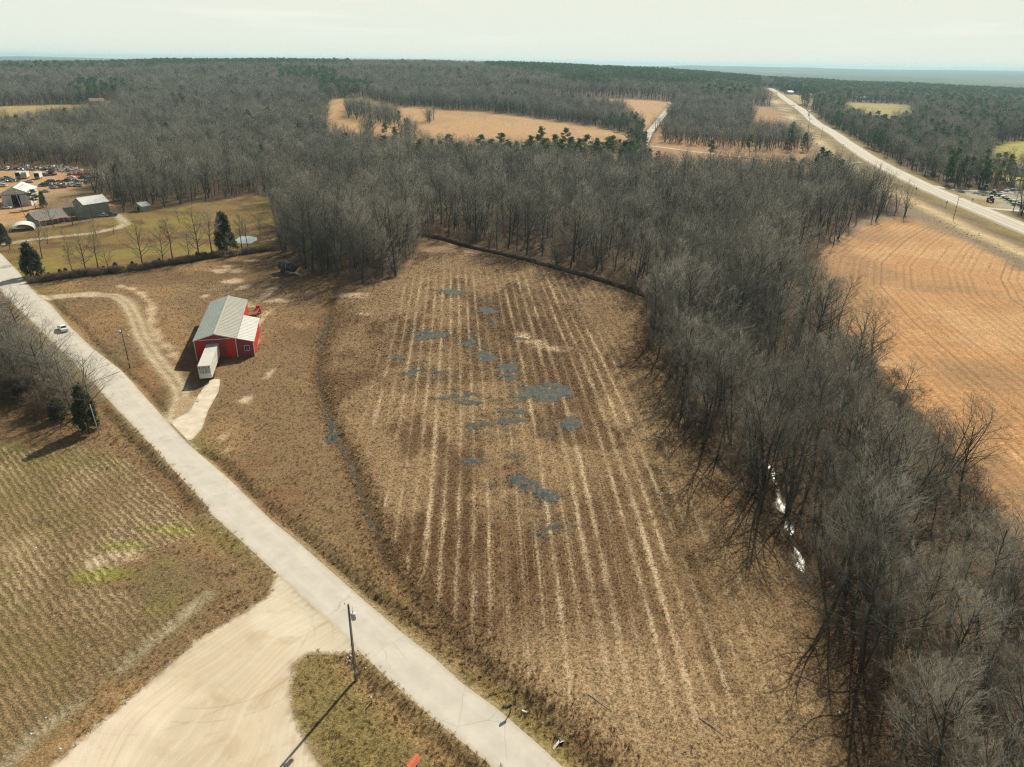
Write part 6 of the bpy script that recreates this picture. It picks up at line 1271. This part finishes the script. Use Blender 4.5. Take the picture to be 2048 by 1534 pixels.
# ------------------------------------------------------------------ tank trailer by the wood
p = at(588, 549); tk = empty('tank_trailer', p, 0.93, 'dark cylindrical tank trailer with pale drawbar at the wood edge', 'tank trailer')
tm = MB().tube((0, -.2, 2.3), (0, 6.6, 2.3), 1.45, n=20).build('tank', M['darksteel'], tk, True)
for y in (-.1, 2.2, 4.4, 6.5): MB().tube((0, y-.06, 2.3), (0, y+.06, 2.3), 1.50, n=20).build('band', M['steel'], tm)
MB().tube((0, 3.2, 3.6), (0, 3.2, 4.0), .35, n=12).build('hatch', M['steel'], tm)
MB().box((0, 2.2, .8), (1.1, 8.4, .2)).build('frame', M['galv'], tk)
MB().add([(-.6, -2.0, .7), (-.45, -2.0, .85), (-.05, -4.2, .75), (-.15, -4.2, .6), (.6, -2.0, .7), (.45, -2.0, .85), (.05, -4.2, .75), (.15, -4.2, .6)], [(0, 1, 2, 3), (7, 6, 5, 4), (3, 2, 6, 7)]).build('drawbar', M['trim'], tk)
wheel_set(tk, (-1.05, 1.05), (4.0, 5.3), .5, .3, 14)

# ------------------------------------------------------------------ poles
def pole(px, py, H, label, lean=0.0, rz=0.0, kind='plain', r0=.17, group='utility poles', mat='wood', name='utility_pole', mh=0):
    p = at(px, py); e = empty(name, p, rz, label, 'utility pole' if name == 'utility_pole' else 'post', group if name == 'utility_pole' else None); e.rotation_euler = (0, lean, rz)
    MB().tube((0, 0, -.2), (0, 0, H), r0, r0*.62, n=12).build('pole', M[mat], e, True)
    if kind in ('trans', 'light'):
        t_ = MB().tube((.48, 0, H*.83), (.48, 0, H*.83+.85), .26, n=16).build('transformer', M['galv'], e, True); MB().tube((.48, 0, H*.83+.85), (.48, 0, H*.83+.92), .28, .20, n=16).build('lid', M['whitec'], t_); MB().tube((.48, 0, H*.83+.9), (.48, .0, H*.83+1.15), .05, n=8).build('bushing', M['darksteel'], t_)
        MB().box((.22, 0, H*.83+.5), (.3, .08, .25)).build('bracket', M['steel'], e)
        MB().tube((0, 0, H-.1), (-.45, 0, H+.05), .025, n=6).build('insulator_arm', M['steel'], e); MB().tube((-.45, 0, H-.0), (-.45, 0, H+.22), .05, n=8).build('insulator', M['galv'], e); MB().tube((0, 0, H), (0, 0, H+.22), .045, n=8).build('insulator', M['galv'], e)
        MB().tube((.3, 0, H*.80), (.5, 0, H-.1), .012, n=4).build('wire', M['darksteel'], e); MB().tube((-.17, .02, H*.5), (-.35, 0, H*.44), .02, n=4).build('wire', M['darksteel'], e)
        MB().tube((.12, -.12, .0), (.11, -.10, H*.8), .035, n=6).build('conduit', M['galv'], e); MB().tube((0, 0, 1.25), (0, 0, 1.8), r0*1.02, n=12).build('tag_band', M['galv'], e)
    if kind == 'light':
        la = MB().tube((-.0, 0, H*.78), (-1.1, -.2, H*.80), .03, n=6).build('lamp_arm', M['steel'], e); MB().tube((-1.1, -.2, H*.80-.15), (-1.1, -.2, H*.80+.1), .2, .1, n=12).build('lamp_head', M['whitec'], la); MB().box((0, -.14, 1.7), (.28, .1, .4)).build('sign', M['red'], e)
    if kind == 'cross':
        cb = MB().box((0, 0, H-.5), (2.3, .12, .14)).build('crossarm', M['wood'], e)
        for x in (-1.05, -.45, .45, 1.05): MB().tube((x, 0, H-.43), (x, 0, H-.2), .045, n=6).build('insulator', M['galv'], cb)
    return e
pole(712, 1358, 11.2, 'tall weathered utility pole with grey transformer at the yard corner', rz=-.25, kind='trans', r0=.19)
pole(260, 736, 9.9, 'utility pole with transformer and yard light left of the red barn', kind='light', rz=.2+math.pi, r0=.15)
pole(199, 871, 6.6, 'bare pale leaning pole beside the large roadside cedar', lean=-.05, r0=.11, mat='galv')
pole(51, 434, 12.5, 'utility pole leaning before the workshop doorway', lean=-.16, kind='trans', r0=.15)
for px, py, H, lab in [(1906, 440, 11, 'crossarm pole on the dirt strip near the machinery lot'), (1754, 365, 11, 'crossarm pole behind the wood corner by the side lane'), (1681, 320, 12, 'crossarm pole beside the highway left of the side lane'), (1641, 281, 12, 'crossarm pole on the highway strip above the icy ditch'), (1616, 259, 12, 'crossarm pole on the highway bank below the dark truck'), (1593, 236, 12, 'crossarm pole far along the highway'), (2036, 430, 8, 'short post at the right edge by the lot entrance')]:
    pole(px, py, H, lab, kind='cross' if H > 8 else 'plain', rz=-.9, r0=.15)
# mailbox
p = at(1020, 1427); mbx = empty('mailbox', p, 0.62, 'black mailbox on a post beside the county road', 'mailbox')
MB().box((0, 0, .5), (.10, .10, 1.15)).build('post', M['black'], mbx); MB().box((-.18, 0, .98), (.55, .06, .06)).build('bracket', M['black'], mbx)
pf = [(-.13, 0), (.13, 0), (.13, .16)]+[(.13*math.cos(a), .16+.13*math.sin(a)) for a in np.linspace(.3, math.pi-.3, 6)]+[(-.13, .16)]
m = MB(); m.prism(pf, -.42, .28); b_ = m.build('box', M['black'], mbx); b_.rotation_euler = (0, 0, math.pi/2+math.pi); b_.location = (-.15, 0, 1.03)
MB().box((0, -.13, .32), (.03, .02, .18)).build('flag', M['black'], mbx)
# culverts, white cylinder, stake, rods, stones
p = at(1049, 1421, .12); e = empty('concrete_pipe', p, 0, 'short white pipe end lying beyond the mailbox', 'pipe'); m = MB(); m.tube((-.3, .13, .06), (.25, -.15, .02), .15, n=16); m.build('barrel', M['whitec'], e, False); MB().tube((.25, -.15, .02), (.27, -.16, .019), .12, n=14).build('bore', M['dark'], e)
p = at(1123, 1478, .05); e = empty('culvert', p, 0.5, 'round white rimmed culvert mouth in the brown grass right of the mailbox', 'culvert'); MB().tube((-.1, .3, .0), (-.1, -.25, .04), .27, n=18).build('barrel', M['darksteel'], e); MB().tube((-.1, -.24, .04), (-.1, -.27, .04), .22, n=16).build('bore', M['dark'], e)
MB().box((-.1, -.24, .31), (.42, .08, .06)).build('rim', M['whitec'], e)
p = at(1110, 1492, .0); e = empty('culvert_slab', p, .9, 'broken pale slab on the verge right of the mailbox', 'slab'); MB().slab([(-.9, -.15, .1), (.7, -.1, .12), (.9, .15, .12), (-.5, .1, .1)], .1).build('slab', M['stone'], e)
p = at(743, 1405); e = empty('marker_post', p, 0, 'short pale cylinder post on the grass island', 'post'); MB().tube((0, 0, 0), (0, 0, .85), .09, n=12).build('post', M['galv'], e, True); MB().tube((0, 0, .85), (0, 0, .9), .10, .06, n=12).build('cap', M['whitec'], e)
p = at(762, 1416); e = empty('guy_rod', p, 0, 'thin pale leaning rod beside the roadside ditch', 'rod'); MB().tube((0, 0, 0), (-.6, .7, 1.7), .022, n=6).build('rod', M['whitec'], e); MB().tube((-.6, .7, 1.7), (-.66, .77, 1.85), .035, n=6).build('eye', M['steel'], e)
rr_ = random.Random(5)
for i, (px, py, s) in enumerate([(695, 1316, .30), (701, 1313, .34), (708, 1316, .26), (699, 1322, .24), (707, 1323, .22), (716, 1312, .24), (704, 1307, .18), (731, 1337, .22), (693, 1320, .18)]):
    m = MB(); m.box((0, 0, s*.3), (s*1.3, s, s*.7), rz=rr_.uniform(0, 3), taper=.6); o = m.build('stone', M['stone']); bv = o.modifiers.new('e', 'BEVEL'); bv.width = s*.2; bv.segments = 2
    o.location = at(px, py); tag(o, '%s pale stone dumped at the foot of the roadside pole' % ['first', 'largest', 'third', 'small left', 'small lower', 'upper right', 'topmost', 'lone right hand', 'leftmost'][i], 'stone', 'stones by the pole')
for i, (px, py, s, lab) in enumerate([(120, 1498, .35, 'white scrap'), (92, 1436, .25, 'pale scrap'), (72, 1096, .35, 'small white bag'), (62, 1468, .3, 'crumpled paper'), (440, 1066, .4, 'white bag'), (466, 1131, .3, 'pale blue litter'), (720, 705, .3, 'white scrap')]):
    p = at(px, py); m = MB(); m.box((0, 0, .04), (s*.8, s*.55, .09), rz=i, taper=.5); o = m.build('litter', M['whitec']); o.location = p; tag(o, '%s of litter %s' % (lab, ['near the gravel wheel track', 'left of the wheel track', 'in the stubble rows', 'on the lowest wheel track', 'in the ditch by the road bend', 'in the brush by the yard', 'in the big field'][i]), 'litter', 'litter')
# fallen logs in the field
for px, py, L_, a_, lab in [(1200, 1404, 3.2, -.7, 'grey stick lying in the near field'), (1352, 1262, .0, 0, '')][:1]+[(1422, 1452, 3.0, -.8, 'weathered plank lying in the near field corner')]:
    p = at(px, py, .08); o = MB().tube((-L_/2, 0, 0), (L_/2, 0, .06), .05, .03, n=7).build('fallen_branch', M['blk']); o.location = p; o.rotation_euler = (0, 0, a_); tag(o, lab, 'branch')
# red tiled little roof at the bottom edge
c0, c1 = W(835, 1510, 2.2), W(800, 1560, 2.2); ax_ = (c0-c1)[:2]; L_ = float(np.linalg.norm(ax_)); an = math.atan2(ax_[1], ax_[0])
tl = empty('tiled_sign_roof', (c1[0], c1[1], gz(c1[0], c1[1])), an, 'small red tiled roof on a grey post at the bottom edge', 'sign shelter')
MB().box((L_*.5, 0, 1.0), (L_*.8, .10, 1.4)).build('board', M['blk'], tl); MB().box((L_-.25, 0, .95), (.16, .16, 1.95)).build('post', M['galv'], tl); MB().box((.2, 0, .95), (.16, .16, 1.95)).build('post', M['galv'], tl)
MB().tube((-.05, 0, 2.25), (L_+.05, 0, 2.25), .11, n=10).build('ridge_tile', M['terra'], tl)
nt_ = max(6, int(L_/.21)); pr0 = None
for i in range(nt_):
    for s_ in (-1, 1):
        m = MB(); xx = L_*i/nt_; m.slab([(xx+.012, s_*.40, 1.98+.01*(i % 2)), (xx+L_/nt_-.03, s_*.40, 1.98+.01*(i % 2)), (xx+L_/nt_-.03, s_*.06, 2.26), (xx+.012, s_*.06, 2.26)][::s_ if s_ == 1 else -1], .05); m.build('tile', M['terra'], tl)
# highway traffic, signs, machinery lot
p = at(1617, 234, .9); car(p, math.atan2(-(HWY_C[7]-HWY_C[6])[0], (HWY_C[7]-HWY_C[6])[1]), PM['black'], 'pickup', 'dark vehicle alone on the distant highway', detail=False)
e = empty('cargo_trailer', at(1618, 229, .9), math.atan2(-(HWY_C[7]-HWY_C[6])[0], (HWY_C[7]-HWY_C[6])[1]), 'white vehicle ahead of the dark one on the highway', 'truck'); MB().box((0, 0, 2.2), (2.4, 6.5, 2.8)).build('body', M['whitec'], e); wheel_set(e, (-1.1, 1.1), (-2, 2), .45, .3, 8)
for px, py, lab in [(1830, 388, 'diamond road sign on the highway verge left of the lot'), (1891, 416, 'second diamond road sign nearer the crossarm pole')]:
    e = empty('road_sign', at(px, py), .5, lab, 'road sign', 'diamond signs by the highway'); MB().box((0, 0, 1.4), (.09, .09, 2.9)).build('post', M['steel'], e); MB().box((0, -.06, 2.9), (1.0, .04, 1.0), rot=Matrix.Rotation(math.pi/4, 3, 'Y')).build('panel', M['darksteel'], e)
e = empty('notice_board', at(1943, 407), .3, 'small pale notice board on the grass beside the lot', 'sign'); MB().box((0, 0, 1.3), (1.3, .06, 1.0)).build('panel', M['galv'], e)
for x in (-.5, .5): MB().box((x, .05, .45), (.07, .07, .9)).build('leg', M['steel'], e)
def tractor(px, py, rz, lab, mat='teal', s=1.0):
    e = empty('tractor', at(px, py), rz, lab, 'tractor', 'farm machines on the lot'); e.scale = (s,)*3
    MB().box((0, 1.2, 1.25), (.85, 2.2, .9), taper=.85).build('bonnet', M[mat], e); MB().box((0, -.5, 1.9), (1.4, 1.3, 1.6), taper=.88).build('cab', M['glass'], e); MB().box((0, -.5, 2.75), (1.5, 1.45, .12)).build('roof', M['whitec'], e)
    for x in (-1.05, 1.05):
        w = MB().tube((x-.28, -.6, .85), (x+.28, -.6, .85), .85, n=14).build('rear_wheel', M['rub'], e); MB().tube((x-.3, -.6, .85), (x+.3, -.6, .85), .4, n=10).build('rim', M['whitec'], w); MB().tube((x*.85-.15, 1.9, .5), (x*.85+.15, 1.9, .5), .5, n=12).build('front_wheel', M['rub'], e)
    MB().tube((.25, 1.4, 1.6), (.25, 1.4, 2.6), .05, n=6).build('exhaust', M['darksteel'], e)
def implement(px, py, rz, lab, mat, L=5.0):
    e = empty('implement', at(px, py), rz, lab, 'farm implement', 'farm machines on the lot')
    MB().box((0, 0, .95), (1.7, L*.55, .9), taper=.8).build('body', M[mat], e); MB().box((0, L*.42, .6), (.18, L*.5, .14)).build('drawbar', M['darksteel'], e)
    for x in (-.95, .95): MB().tube((x-.12, -.3, .42), (x+.12, -.3, .42), .42, n=10).build('wheel', M['rub'], e)
    MB().box((0, -L*.3, 1.1), (2.1, .5, .5)).build('guard', M['trim'] if mat != 'trim' else M['teal'], e)
tractor(1980, 404, 2.7, 'dark tractor standing on the grass at the left of the machine row', 'darksteel', 1.25); tractor(1985, 390, 2.2, 'dark tractor behind the grass tractor', 'darksteel', 1.0)
tractor(1968, 379, 1.4, 'teal tractor alone by the wood edge', 'teal', 1.1)
for px, py, rz, mt, lab in [(1997, 392, 1.3, 'teal', 'teal implement first in the machine row'), (2005, 396, 1.3, 'trim', 'pale implement second in the machine row'), (2012, 400, 1.3, 'darksteel', 'dark implement third in the machine row'), (2020, 404, 1.3, 'teal', 'teal implement in the middle of the machine row'), (2028, 405, 1.3, 'trim', 'white topped implement in the machine row'), (2026, 411, 1.3, 'teal', 'teal implement nearest the lane'), (2037, 409, 1.3, 'teal', 'teal implement near the right edge'), (2040, 414, 1.3, 'darksteel', 'dark implement at the lower right of the row'),
        (2012, 383, 1.5, 'trim', 'white roofed implement by the wood'), (2024, 382, 1.5, 'teal', 'teal implement by the wood'), (2036, 381, 1.5, 'trim', 'white implement by the wood at the edge')]: implement(px, py, rz, lab, mt)
for px, py, lab, c in [(2022, 366, 'white vehicle among trees above the lot', 'white'), (2036, 362, 'silver vehicle among trees at the right edge', 'silver')]: car(at(px, py), 1.4, PM[c], 'sedan', lab, detail=False)
# stone blocks and driftwood along the dirt strip
heap('brush_debris', [(1790, 392), (1850, 425), (1900, 452), (1960, 482), (2040, 520)], 170, 3.0, .0, [M['tan'], M['tan'], M['blk']], 'scattered grey woody debris between orange field and dirt strip', 'debris', 9, .15, .8)
heap('brush_debris', [(1560, 240), (1590, 262), (1620, 285), (1660, 305)], 90, 5.0, .02, [M['tan'], M['blk']], 'grey woody debris beside the far highway strip', 'debris', 10, .3, 1.5)

# ------------------------------------------------------------------ air
hb_ = MB().box((0, 6500, 25), (30400, 18400, 150)); hm = bpy.data.materials.new('clear_winter_air'); hm.use_nodes = True; hn = hm.node_tree; hn.nodes.clear()
pv = hn.nodes.new('ShaderNodeVolumePrincipled'); oo_ = hn.nodes.new('ShaderNodeOutputMaterial'); pv.inputs['Color'].default_value = (0.54, 0.86, 0.95, 1); pv.inputs['Density'].default_value = 0.00008; pv.inputs['Anisotropy'].default_value = 0.15
hn.links.new(pv.outputs[0], oo_.inputs['Volume']); hz = hb_.build('haze', hm); tag(hz, 'faint blue haze over the distant country', None, None, 'stuff')
